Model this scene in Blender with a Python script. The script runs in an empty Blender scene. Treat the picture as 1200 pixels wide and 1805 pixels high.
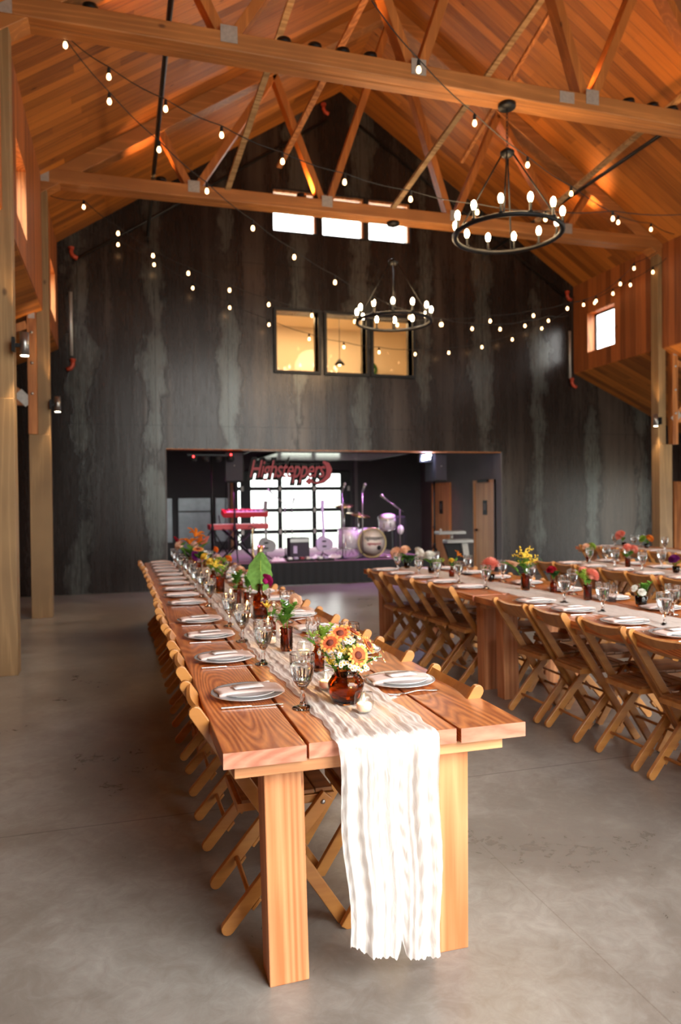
import bpy, math, random
from mathutils import Vector, Matrix
random.seed(7)
C = bpy.context.scene.collection
sc = bpy.context.scene
R = math.radians
PI = math.pi

# ------------------------------------------------------------------ camera
YAW, PITCH, ROLL, CAMH = R(16.72), R(-0.72), R(-0.6), 1.48
fw = Vector((math.sin(YAW) * math.cos(PITCH), math.cos(YAW) * math.cos(PITCH), math.sin(PITCH)))
rt = Vector((math.cos(YAW), -math.sin(YAW), 0))
upv = rt.cross(fw)
r2 = rt * math.cos(ROLL) + upv * math.sin(ROLL)
u2 = upv * math.cos(ROLL) - rt * math.sin(ROLL)
cam = bpy.data.cameras.new('camera')
co = bpy.data.objects.new('camera', cam)
C.objects.link(co)
mw = Matrix((r2, u2, -fw)).transposed().to_4x4()
mw.translation = (0, 0, CAMH)
co.matrix_world = mw
cam.sensor_fit = 'VERTICAL'
cam.sensor_height = 36
cam.lens = 1290 / 1805 * 36
cam.clip_start = 0.05
cam.clip_end = 200
cam.dof.use_dof = True
cam.dof.focus_distance = 2.6
cam.dof.aperture_fstop = 2.8
sc.camera = co

# ------------------------------------------------------------------ world, exposure
w = bpy.data.worlds.new('sky')
sc.world = w
w.use_nodes = True
bgn = w.node_tree.nodes['Background']
bgn.inputs['Color'].default_value = (0.93, 0.97, 1.0, 1)
bgn.inputs['Strength'].default_value = 11.0
wtc = w.node_tree.nodes.new('ShaderNodeTexCoord')
wsp = w.node_tree.nodes.new('ShaderNodeSeparateXYZ')
wrp = w.node_tree.nodes.new('ShaderNodeValToRGB')
wmr = w.node_tree.nodes.new('ShaderNodeMapRange')
wmr.inputs[1].default_value = -.2
wmr.inputs[2].default_value = .8
w.node_tree.links.new(wtc.outputs['Generated'], wsp.inputs[0])
w.node_tree.links.new(wsp.outputs['Z'], wmr.inputs[0])
w.node_tree.links.new(wmr.outputs[0], wrp.inputs[0])
w.node_tree.links.new(wrp.outputs[0], bgn.inputs['Color'])
we = wrp.color_ramp.elements          # ground, horizon, zenith
we[0].position, we[0].color = .15, (.17, .18, .15, 1)
we[1].position, we[1].color = .26, (.3, .32, .31, 1)
wz = we.new(.62)
wz.color = (1.0, .98, .94, 1)
vs = sc.view_settings
vs.view_transform = 'Standard'
vs.look = 'None'
vs.exposure = 0.62
vs.gamma = 1
vs.use_curve_mapping = False
sc.cycles.use_denoising = True
sc.cycles.max_bounces = 8
sc.cycles.diffuse_bounces = 4
sc.cycles.glossy_bounces = 4
sc.cycles.transmission_bounces = 8
sc.cycles.transparent_max_bounces = 12
sc.cycles.sample_clamp_indirect = 4
sc.cycles.caustics_reflective = False
sc.cycles.caustics_refractive = False

def lamp(name, kind, loc, power, color=(1, 1, 1), size=.1, size_y=None, target=None, spot=None, blend=.5):
    l = bpy.data.lights.new(name, kind)
    l.energy = power
    l.color = color
    if kind == 'AREA':
        l.size = size
        if size_y:
            l.shape = 'RECTANGLE'
            l.size_y = size_y
    else:
        l.shadow_soft_size = size
    if kind == 'SPOT':
        l.spot_size = spot or R(60)
        l.spot_blend = blend
    o = bpy.data.objects.new(name, l)
    C.objects.link(o)
    o.location = loc
    if target is not None:
        d = Vector(target) - Vector(loc)
        o.rotation_euler = d.to_track_quat('-Z', 'Y').to_euler()
    return o

DAY = (1.0, 0.965, 0.92)
WARM = (1.0, 0.55, 0.22)
# daylight entering through the big door and added gable opening behind the camera and the doors of the right aisle
def portal(loc, target, sx, sy):
    o = lamp('window_portal', 'AREA', loc, 1, (1, 1, 1), sx, sy, target)
    o.data.cycles.is_portal = True
portal((4.8, -2.6, 2.8), (4.8, 0, 2.8), 7.8, 5.6)
portal((3.95, -2.6, 6.5), (3.95, 0, 6.5), 4.4, 1.4)  # gable opening, added to brighten the table tops
portal((12.85, 1.5, 1.05), (0, 1.5, 1.05), 5.4, 2.1)
portal((12.85, 8.1, 1.05), (0, 8.1, 1.05), 4.2, 2.1)
portal((4.0, 17.3, 1.1), (4.0, 0, 1.1), 2.8, 2.3)
for y in (.9, 4.6, 8.32, 12.03):
    portal((9.15, y, 4.77), (0, y, 4.77), .9, .85)
    portal((-1.24, y, 4.77), (5, y, 4.77), .9, .85)

# ------------------------------------------------------------------ materials
def new_mat(name):
    m = bpy.data.materials.new(name)
    m.use_nodes = True
    nt = m.node_tree
    return m, nt, nt.nodes['Principled BSDF']

def nd(nt, typ, **kw):
    n = nt.nodes.new(typ)
    for k, v in kw.items():
        if k.startswith('i_'):
            n.inputs[k[2:].replace('_', ' ')].default_value = v
        else:
            setattr(n, k, v)
    return n

def ramp(nt, stops):
    n = nt.nodes.new('ShaderNodeValToRGB')
    e = n.color_ramp.elements
    while len(e) > 1:
        e.remove(e[-1])
    e[0].position = stops[0][0]
    e[0].color = (*stops[0][1], 1)
    for p, c in stops[1:]:
        x = e.new(p)
        x.color = (*c, 1)
    return n

def simple(name, col, rough=.5, metal=0, noise=0, nscale=8, **kw):
    m, nt, b = new_mat(name)
    b.inputs['Roughness'].default_value = rough
    b.inputs['Metallic'].default_value = metal
    for k, v in kw.items():
        b.inputs[k.replace('_', ' ')].default_value = v
    if noise:
        tc = nd(nt, 'ShaderNodeTexCoord')
        n = nd(nt, 'ShaderNodeTexNoise', i_Scale=nscale, i_Detail=4.0)
        nt.links.new(tc.outputs['Object'], n.inputs['Vector'])
        r = ramp(nt, [(.3, tuple(c * (1 - noise) for c in col)), (.7, tuple(min(1, c * (1 + noise)) for c in col))])
        nt.links.new(n.outputs['Fac'], r.inputs['Fac'])
        nt.links.new(r.outputs['Color'], b.inputs['Base Color'])
    else:
        b.inputs['Base Color'].default_value = (*col, 1)
    return m

def emis(name, col, strength):
    m, nt, b = new_mat(name)
    b.inputs['Base Color'].default_value = (*col, 1)
    b.inputs['Emission Color'].default_value = (*col, 1)
    b.inputs['Emission Strength'].default_value = strength
    return m

def wood(name, dark, light, axis=0, ring=22.0, rough=.4, stretch=.06, knots=True, coat=0.0, contrast=1.0, crack=False):
    """grain runs along the given axis; rings make the cathedral figure"""
    m, nt, b = new_mat(name)
    L = nt.links.new
    tc = nd(nt, 'ShaderNodeTexCoord')
    oi = nd(nt, 'ShaderNodeObjectInfo')
    mul = nd(nt, 'ShaderNodeVectorMath', operation='MULTIPLY_ADD')
    cmb = nd(nt, 'ShaderNodeCombineXYZ')
    for k in range(3):
        L(oi.outputs['Random'], cmb.inputs[k])
    mul.inputs[1].default_value = (5.3, 7.1, 3.7)
    L(cmb.outputs[0], mul.inputs[0])
    L(tc.outputs['Object'], mul.inputs[2])
    mp = nd(nt, 'ShaderNodeMapping')
    s = [1, 1, 1]
    s[axis] = stretch
    mp.inputs['Scale'].default_value = s
    L(mul.outputs[0], mp.inputs['Vector'])
    n1 = nd(nt, 'ShaderNodeTexNoise', i_Scale=3.2, i_Detail=1.5)
    L(mp.outputs[0], n1.inputs['Vector'])
    mm = nd(nt, 'ShaderNodeMath', operation='MULTIPLY')
    mm.inputs[1].default_value = ring
    L(n1.outputs['Fac'], mm.inputs[0])
    fr = nd(nt, 'ShaderNodeMath', operation='PINGPONG')
    fr.inputs[1].default_value = .5
    L(mm.outputs[0], fr.inputs[0])
    n2 = nd(nt, 'ShaderNodeTexNoise', i_Scale=60.0, i_Detail=3.0)
    L(mp.outputs[0], n2.inputs['Vector'])
    ad = nd(nt, 'ShaderNodeMath', operation='MULTIPLY_ADD')
    L(n2.outputs['Fac'], ad.inputs[0])
    ad.inputs[1].default_value = .7
    L(fr.outputs[0], ad.inputs[2])
    mid = tuple((a * .45 + c * .55) for a, c in zip(dark, light))
    dk = tuple(l + (d - l) * contrast for d, l in zip(dark, light))
    r = ramp(nt, [(.28, light), (.55, mid), (.85, dk)])
    L(ad.outputs[0], r.inputs['Fac'])
    n3 = nd(nt, 'ShaderNodeTexNoise', i_Scale=1.6, i_Detail=2.0)
    L(mul.outputs[0], n3.inputs['Vector'])
    mx = nd(nt, 'ShaderNodeMix', data_type='RGBA', blend_type='MULTIPLY')
    mx.inputs[0].default_value = .6
    r3 = ramp(nt, [(.3, (.72, .66, .62)), (.7, (1.15, 1.12, 1.08))])
    L(n3.outputs['Fac'], r3.inputs['Fac'])
    L(r.outputs['Color'], mx.inputs[6])
    L(r3.outputs['Color'], mx.inputs[7])
    out = mx.outputs[2]
    if knots:
        vs_ = [1, 1, 1]
        vs_[axis] = .55
        mk = nd(nt, 'ShaderNodeMapping')
        mk.inputs['Scale'].default_value = vs_
        L(mul.outputs[0], mk.inputs['Vector'])
        vo = nd(nt, 'ShaderNodeTexVoronoi', i_Scale=3.1)
        L(mk.outputs[0], vo.inputs['Vector'])
        rk = ramp(nt, [(.03, (.25, .2, .18)), (.075, (1, 1, 1))])
        L(vo.outputs['Distance'], rk.inputs['Fac'])
        m2 = nd(nt, 'ShaderNodeMix', data_type='RGBA', blend_type='MULTIPLY')
        m2.inputs[0].default_value = .8
        L(out, m2.inputs[6])
        L(rk.outputs['Color'], m2.inputs[7])
        out = m2.outputs[2]
    if crack:
        wv = nd(nt, 'ShaderNodeTexNoise', i_Scale=2.2, i_Detail=5.0)
        mc = nd(nt, 'ShaderNodeMapping')
        sc_ = [6, 6, 6]
        sc_[axis] = .5
        mc.inputs['Scale'].default_value = sc_
        L(mul.outputs[0], mc.inputs['Vector'])
        L(mc.outputs[0], wv.inputs['Vector'])
        rc = ramp(nt, [(.285, (.2, .07, .03)), (.31, (1, 1, 1))])
        L(wv.outputs['Fac'], rc.inputs['Fac'])
        m3 = nd(nt, 'ShaderNodeMix', data_type='RGBA', blend_type='MULTIPLY')
        m3.inputs[0].default_value = .9
        L(out, m3.inputs[6])
        L(rc.outputs['Color'], m3.inputs[7])
        out = m3.outputs[2]
    L(out, b.inputs['Base Color'])
    b.inputs['Roughness'].default_value = rough
    b.inputs['Coat Weight'].default_value = coat
    b.inputs['Coat Roughness'].default_value = .25
    bp_ = nd(nt, 'ShaderNodeBump', i_Strength=.12, i_Distance=.002)
    L(ad.outputs[0], bp_.inputs['Height'])
    L(bp_.outputs[0], b.inputs['Normal'])
    return m

def planks(name, dark, light, width, rough=.5):
    """boards laid side by side along world y, joints every `width`, grain up the surface"""
    m, nt, b = new_mat(name)
    L = nt.links.new
    ge = nd(nt, 'ShaderNodeNewGeometry')
    sp = nd(nt, 'ShaderNodeSeparateXYZ')
    L(ge.outputs['Position'], sp.inputs[0])
    dv = nd(nt, 'ShaderNodeMath', operation='DIVIDE')
    dv.inputs[1].default_value = width
    L(sp.outputs['Y'], dv.inputs[0])
    fl = nd(nt, 'ShaderNodeMath', operation='FLOOR')
    L(dv.outputs[0], fl.inputs[0])
    # butt joints along the board
    wn0 = nd(nt, 'ShaderNodeTexWhiteNoise', noise_dimensions='1D')
    L(fl.outputs[0], wn0.inputs['W'])
    ax = nd(nt, 'ShaderNodeMath', operation='ADD')
    L(sp.outputs['X'], ax.inputs[0])
    L(sp.outputs['Z'], ax.inputs[1])
    o1 = nd(nt, 'ShaderNodeMath', operation='MULTIPLY_ADD')
    L(wn0.outputs['Value'], o1.inputs[0])
    o1.inputs[1].default_value = 7.0
    L(sp.outputs['X'], o1.inputs[2])
    d2 = nd(nt, 'ShaderNodeMath', operation='DIVIDE')
    L(o1.outputs[0], d2.inputs[0])
    d2.inputs[1].default_value = 3.1
    f2 = nd(nt, 'ShaderNodeMath', operation='FLOOR')
    L(d2.outputs[0], f2.inputs[0])
    cb = nd(nt, 'ShaderNodeCombineXYZ')
    L(fl.outputs[0], cb.inputs[0])
    L(f2.outputs[0], cb.inputs[1])
    wn = nd(nt, 'ShaderNodeTexWhiteNoise', noise_dimensions='2D')
    L(cb.outputs[0], wn.inputs['Vector'])
    fr = nd(nt, 'ShaderNodeMath', operation='FRACT')
    L(dv.outputs[0], fr.inputs[0])
    pp = nd(nt, 'ShaderNodeMath', operation='PINGPONG')
    pp.inputs[1].default_value = .5
    L(fr.outputs[0], pp.inputs[0])
    # grain
    mp = nd(nt, 'ShaderNodeMapping')
    mp.inputs['Scale'].default_value = (.5, 9, .5)
    L(ge.outputs['Position'], mp.inputs['Vector'])
    nz = nd(nt, 'ShaderNodeTexNoise', i_Scale=3.0, i_Detail=5.0, i_Roughness=.6)
    L(mp.outputs[0], nz.inputs['Vector'])
    a = nd(nt, 'ShaderNodeMath', operation='MULTIPLY_ADD')
    L(wn.outputs['Value'], a.inputs[0])
    a.inputs[1].default_value = .55
    m2 = nd(nt, 'ShaderNodeMath', operation='MULTIPLY')
    L(nz.outputs['Fac'], m2.inputs[0])
    m2.inputs[1].default_value = .75
    L(m2.outputs[0], a.inputs[2])
    r = ramp(nt, [(.2, dark), (.55, tuple((x + y) / 2 for x, y in zip(dark, light))), (.95, light)])
    L(a.outputs[0], r.inputs['Fac'])
    vo = nd(nt, 'ShaderNodeTexVoronoi', i_Scale=2.3)
    mk = nd(nt, 'ShaderNodeMapping')
    mk.inputs['Scale'].default_value = (.8, 2.0, .8)
    L(ge.outputs['Position'], mk.inputs['Vector'])
    L(mk.outputs[0], vo.inputs['Vector'])
    rk = ramp(nt, [(.03, (.3, .22, .18)), (.09, (1, 1, 1))])
    L(vo.outputs['Distance'], rk.inputs['Fac'])
    rj = ramp(nt, [(.0, (.25, .2, .17)), (.035, (1, 1, 1))])
    L(pp.outputs[0], rj.inputs['Fac'])
    x1 = nd(nt, 'ShaderNodeMix', data_type='RGBA', blend_type='MULTIPLY')
    x1.inputs[0].default_value = 1
    L(r.outputs['Color'], x1.inputs[6])
    L(rk.outputs['Color'], x1.inputs[7])
    x2 = nd(nt, 'ShaderNodeMix', data_type='RGBA', blend_type='MULTIPLY')
    x2.inputs[0].default_value = 1
    L(x1.outputs[2], x2.inputs[6])
    L(rj.outputs['Color'], x2.inputs[7])
    L(x2.outputs[2], b.inputs['Base Color'])
    b.inputs['Roughness'].default_value = rough
    bp_ = nd(nt, 'ShaderNodeBump', i_Strength=.5, i_Distance=.01)
    L(rj.outputs['Color'], bp_.inputs['Height'])
    L(bp_.outputs[0], b.inputs['Normal'])
    return m

def steel_panels(name):
    """blackened steel sheets with water-stain ridges that run down beside the seams"""
    m, nt, b = new_mat(name)
    L = nt.links.new
    ge = nd(nt, 'ShaderNodeNewGeometry')
    sp = nd(nt, 'ShaderNodeSeparateXYZ')
    L(ge.outputs['Position'], sp.inputs[0])
    def math1(op, a, v=None, c=None):
        n = nd(nt, 'ShaderNodeMath', operation=op)
        for i, q in enumerate((a, v, c)):
            if q is None:
                continue
            if isinstance(q, (int, float)):
                n.inputs[i].default_value = q
            else:
                L(q, n.inputs[i])
        return n.outputs[0]
    def noise(scale, vec, detail=4.0, rough=.5):
        mp = nd(nt, 'ShaderNodeMapping')
        mp.inputs['Scale'].default_value = vec
        L(ge.outputs['Position'], mp.inputs['Vector'])
        n = nd(nt, 'ShaderNodeTexNoise', i_Scale=scale, i_Detail=detail, i_Roughness=rough)
        L(mp.outputs[0], n.inputs['Vector'])
        return n.outputs['Fac']
    PW = 1.24
    ph = math1('DIVIDE', math1('ADD', sp.outputs['X'], 0.64), PW)
    frx = math1('PINGPONG', ph, .5)                       # 0 at a seam, .5 mid sheet
    wob = noise(1.0, (1.2, 1.2, .7), 7.0, .66)
    seam_d = math1('ADD', frx, math1('MULTIPLY', math1('SUBTRACT', wob, .5), 1.15))
    # contour lines of stains around the seams
    cont = math1('ABSOLUTE', math1('SUBTRACT', seam_d, .13))
    rc = ramp(nt, [(.0, (1, 1, 1)), (.015, (.6, .6, .6)), (.04, (0, 0, 0))])
    L(cont, rc.inputs['Fac'])
    inside = ramp(nt, [(.02, (1, 1, 1)), (.11, (.25, .25, .25)), (.15, (0, 0, 0))])
    L(seam_d, inside.inputs['Fac'])
    streak = noise(1.0, (2.6, 2.6, .16), 7.0, .62)
    fine = noise(6.0, (9, 9, .8), 4.0, .6)
    blot = noise(.55, (1, 1, .6), 3.0)
    base = ramp(nt, [(.3, (.008, .006, .0055)), (.5, (.022, .016, .014)), (.7, (.085, .066, .055))])
    sm = math1('ADD', math1('MULTIPLY', streak, .62), math1('MULTIPLY', blot, .38))
    L(sm, base.inputs['Fac'])
    x = nd(nt, 'ShaderNodeMix', data_type='RGBA')
    L(math1('MULTIPLY', inside.outputs['Color'], math1('MULTIPLY', fine, .9)), x.inputs[0])
    L(base.outputs['Color'], x.inputs[6])
    x.inputs[7].default_value = (.10, .11, .102, 1)
    y = nd(nt, 'ShaderNodeMix', data_type='RGBA')
    L(math1('MULTIPLY', rc.outputs['Color'], .75), y.inputs[0])
    L(x.outputs[2], y.inputs[6])
    y.inputs[7].default_value = (.012, .009, .008, 1)
    # seams
    hz = math1('PINGPONG', math1('DIVIDE', math1('ADD', sp.outputs['Z'], .06), 2.9), .5)
    sv = ramp(nt, [(.0, (.12, .12, .12)), (.006, (1, 1, 1))])
    L(frx, sv.inputs['Fac'])
    sh = ramp(nt, [(.0, (.25, .25, .25)), (.0025, (1, 1, 1))])
    L(hz, sh.inputs['Fac'])
    z = nd(nt, 'ShaderNodeMix', data_type='RGBA', blend_type='MULTIPLY')
    z.inputs[0].default_value = 1
    L(y.outputs[2], z.inputs[6])
    L(sv.outputs['Color'], z.inputs[7])
    z2 = nd(nt, 'ShaderNodeMix', data_type='RGBA', blend_type='MULTIPLY')
    z2.inputs[0].default_value = .8
    L(z.outputs[2], z2.inputs[6])
    L(sh.outputs['Color'], z2.inputs[7])
    L(z2.outputs[2], b.inputs['Base Color'])
    b.inputs['Metallic'].default_value = .4
    b.inputs['Specular IOR Level'].default_value = .5
    rr = math1('ADD', math1('MULTIPLY', fine, .16), math1('MULTIPLY', streak, .22))
    L(math1('ADD', rr, .09), b.inputs['Roughness'])
    bp_ = nd(nt, 'ShaderNodeBump', i_Strength=.25, i_Distance=.02)
    L(math1('ADD', streak, math1('MULTIPLY', rc.outputs['Color'], .15)), bp_.inputs['Height'])
    L(bp_.outputs[0], b.inputs['Normal'])
    return m

def concrete(name):
    m, nt, b = new_mat(name)
    L = nt.links.new
    ge = nd(nt, 'ShaderNodeNewGeometry')
    sp = nd(nt, 'ShaderNodeSeparateXYZ')
    L(ge.outputs['Position'], sp.inputs[0])
    n1 = nd(nt, 'ShaderNodeTexNoise', i_Scale=1.3, i_Detail=9.0, i_Roughness=.66, i_Distortion=.6)
    L(ge.outputs['Position'], n1.inputs['Vector'])
    n2 = nd(nt, 'ShaderNodeTexNoise', i_Scale=11.0, i_Detail=8.0, i_Roughness=.7, i_Distortion=1.2)
    L(ge.outputs['Position'], n2.inputs['Vector'])
    a = nd(nt, 'ShaderNodeMath', operation='MULTIPLY_ADD')
    L(n1.outputs['Fac'], a.inputs[0])
    a.inputs[1].default_value = .65
    m2 = nd(nt, 'ShaderNodeMath', operation='MULTIPLY')
    L(n2.outputs['Fac'], m2.inputs[0])
    m2.inputs[1].default_value = .35
    L(m2.outputs[0], a.inputs[2])
    r = ramp(nt, [(.22, (.12, .105, .09)), (.46, (.205, .19, .17)), (.57, (.275, .266, .245)), (.7, (.37, .362, .34))])
    L(a.outputs[0], r.inputs['Fac'])
    # saw-cut joints
    def joint(axis, at, wdt, n):
        s = nd(nt, 'ShaderNodeMath', operation='SUBTRACT')
        L(sp.outputs[axis], s.inputs[0])
        s.inputs[1].default_value = at
        ab = nd(nt, 'ShaderNodeMath', operation='ABSOLUTE')
        L(s.outputs[0], ab.inputs[0])
        rj = ramp(nt, [(.0, (n, n * .95, n * .9)), (wdt, (1, 1, 1))])
        L(ab.outputs[0], rj.inputs['Fac'])
        return rj.outputs['Color']
    out = r.outputs['Color']
    for ax, at, wd, n in (('Y', 3.555, .006, .35), ('Y', 8.7, .008, .4), ('Y', -1.6, .006, .4), ('X', 1.47, .004, .72), ('X', 6.2, .006, .4)):
        x = nd(nt, 'ShaderNodeMix', data_type='RGBA', blend_type='MULTIPLY')
        x.inputs[0].default_value = 1
        L(out, x.inputs[6])
        L(joint(ax, at, wd, n), x.inputs[7])
        out = x.outputs[2]
    L(out, b.inputs['Base Color'])
    rr = nd(nt, 'ShaderNodeMapRange')
    L(a.outputs[0], rr.inputs[0])
    rr.inputs[1].default_value = .3
    rr.inputs[2].default_value = .7
    rr.inputs[3].default_value = .24
    rr.inputs[4].default_value = .4
    L(rr.outputs[0], b.inputs['Roughness'])
    b.inputs['Specular IOR Level'].default_value = .6
    bp_ = nd(nt, 'ShaderNodeBump', i_Strength=.06, i_Distance=.004)
    L(n2.outputs['Fac'], bp_.inputs['Height'])
    L(bp_.outputs[0], b.inputs['Normal'])
    return m

def glass(name, col=(1, 1, 1), rough=0.0, ior=1.45):
    m, nt, b = new_mat(name)
    b.inputs['Base Color'].default_value = (*col, 1)
    b.inputs['Roughness'].default_value = rough
    b.inputs['IOR'].default_value = ior
    b.inputs['Transmission Weight'].default_value = 1
    return m

def thin_glass(name, tint=(1, 1, 1), refl=1.5, rough=.02):
    """single pane: lets light straight through and mirrors at grazing angles"""
    m, nt, b = new_mat(name)
    nt.nodes.remove(b)
    L = nt.links.new
    t = nd(nt, 'ShaderNodeBsdfTransparent')
    t.inputs[0].default_value = (*tint, 1)
    g = nd(nt, 'ShaderNodeBsdfGlossy')
    g.inputs['Roughness'].default_value = rough
    lw = nd(nt, 'ShaderNodeLayerWeight')
    lw.inputs[0].default_value = .5
    pw = nd(nt, 'ShaderNodeMath', operation='POWER')
    L(lw.outputs['Facing'], pw.inputs[0])
    pw.inputs[1].default_value = 4.5
    f = nd(nt, 'ShaderNodeMath', operation='MULTIPLY_ADD')
    L(pw.outputs[0], f.inputs[0])
    f.inputs[1].default_value = .9
    f.inputs[2].default_value = .03 * refl
    mx = nd(nt, 'ShaderNodeMixShader')
    L(f.outputs[0], mx.inputs[0])
    L(t.outputs[0], mx.inputs[1])
    L(g.outputs[0], mx.inputs[2])
    L(mx.outputs[0], nt.nodes['Material Output'].inputs[0])
    return m

def cloth(name, col, transp=.12, wrinkle=1.0):
    m, nt, b = new_mat(name)
    nt.nodes.remove(b)
    L = nt.links.new
    tc = nd(nt, 'ShaderNodeTexCoord')
    mp = nd(nt, 'ShaderNodeMapping')
    mp.inputs['Scale'].default_value = (46, 7, 7)
    L(tc.outputs['Object'], mp.inputs['Vector'])
    n = nd(nt, 'ShaderNodeTexNoise', i_Scale=2.4, i_Detail=5.0, i_Distortion=.9)
    L(mp.outputs[0], n.inputs['Vector'])
    bp_ = nd(nt, 'ShaderNodeBump', i_Strength=.8 * wrinkle, i_Distance=.004)
    L(n.outputs['Fac'], bp_.inputs['Height'])
    d = nd(nt, 'ShaderNodeBsdfDiffuse')
    d.inputs[0].default_value = (*col, 1)
    tl = nd(nt, 'ShaderNodeBsdfTranslucent')
    tl.inputs[0].default_value = (*col, 1)
    tr = nd(nt, 'ShaderNodeBsdfTransparent')
    L(bp_.outputs[0], d.inputs['Normal'])
    L(bp_.outputs[0], tl.inputs['Normal'])
    m1 = nd(nt, 'ShaderNodeMixShader')
    m1.inputs[0].default_value = .3
    L(d.outputs[0], m1.inputs[1])
    L(tl.outputs[0], m1.inputs[2])
    m2 = nd(nt, 'ShaderNodeMixShader')
    rr = nd(nt, 'ShaderNodeMapRange')
    rr.inputs[1].default_value = .35
    rr.inputs[2].default_value = .65
    rr.inputs[3].default_value = 0
    rr.inputs[4].default_value = transp * 2
    L(n.outputs['Fac'], rr.inputs[0])
    L(rr.outputs[0], m2.inputs[0])
    L(m1.outputs[0], m2.inputs[1])
    L(tr.outputs[0], m2.inputs[2])
    L(m2.outputs[0], nt.nodes['Material Output'].inputs[0])
    return m

def petal(name, col, trans=.35, var=.15):
    m, nt, b = new_mat(name)
    nt.nodes.remove(b)
    L = nt.links.new
    tc = nd(nt, 'ShaderNodeTexCoord')
    n = nd(nt, 'ShaderNodeTexNoise', i_Scale=55.0, i_Detail=2.0)
    L(tc.outputs['Object'], n.inputs['Vector'])
    r = ramp(nt, [(.3, tuple(c * (1 - var) for c in col)), (.7, tuple(min(1, c * (1 + var)) for c in col))])
    L(n.outputs['Fac'], r.inputs['Fac'])
    d = nd(nt, 'ShaderNodeBsdfDiffuse')
    tl = nd(nt, 'ShaderNodeBsdfTranslucent')
    L(r.outputs['Color'], d.inputs[0])
    L(r.outputs['Color'], tl.inputs[0])
    m1 = nd(nt, 'ShaderNodeMixShader')
    m1.inputs[0].default_value = trans
    L(d.outputs[0], m1.inputs[1])
    L(tl.outputs[0], m1.inputs[2])
    L(m1.outputs[0], nt.nodes['Material Output'].inputs[0])
    return m

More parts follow.
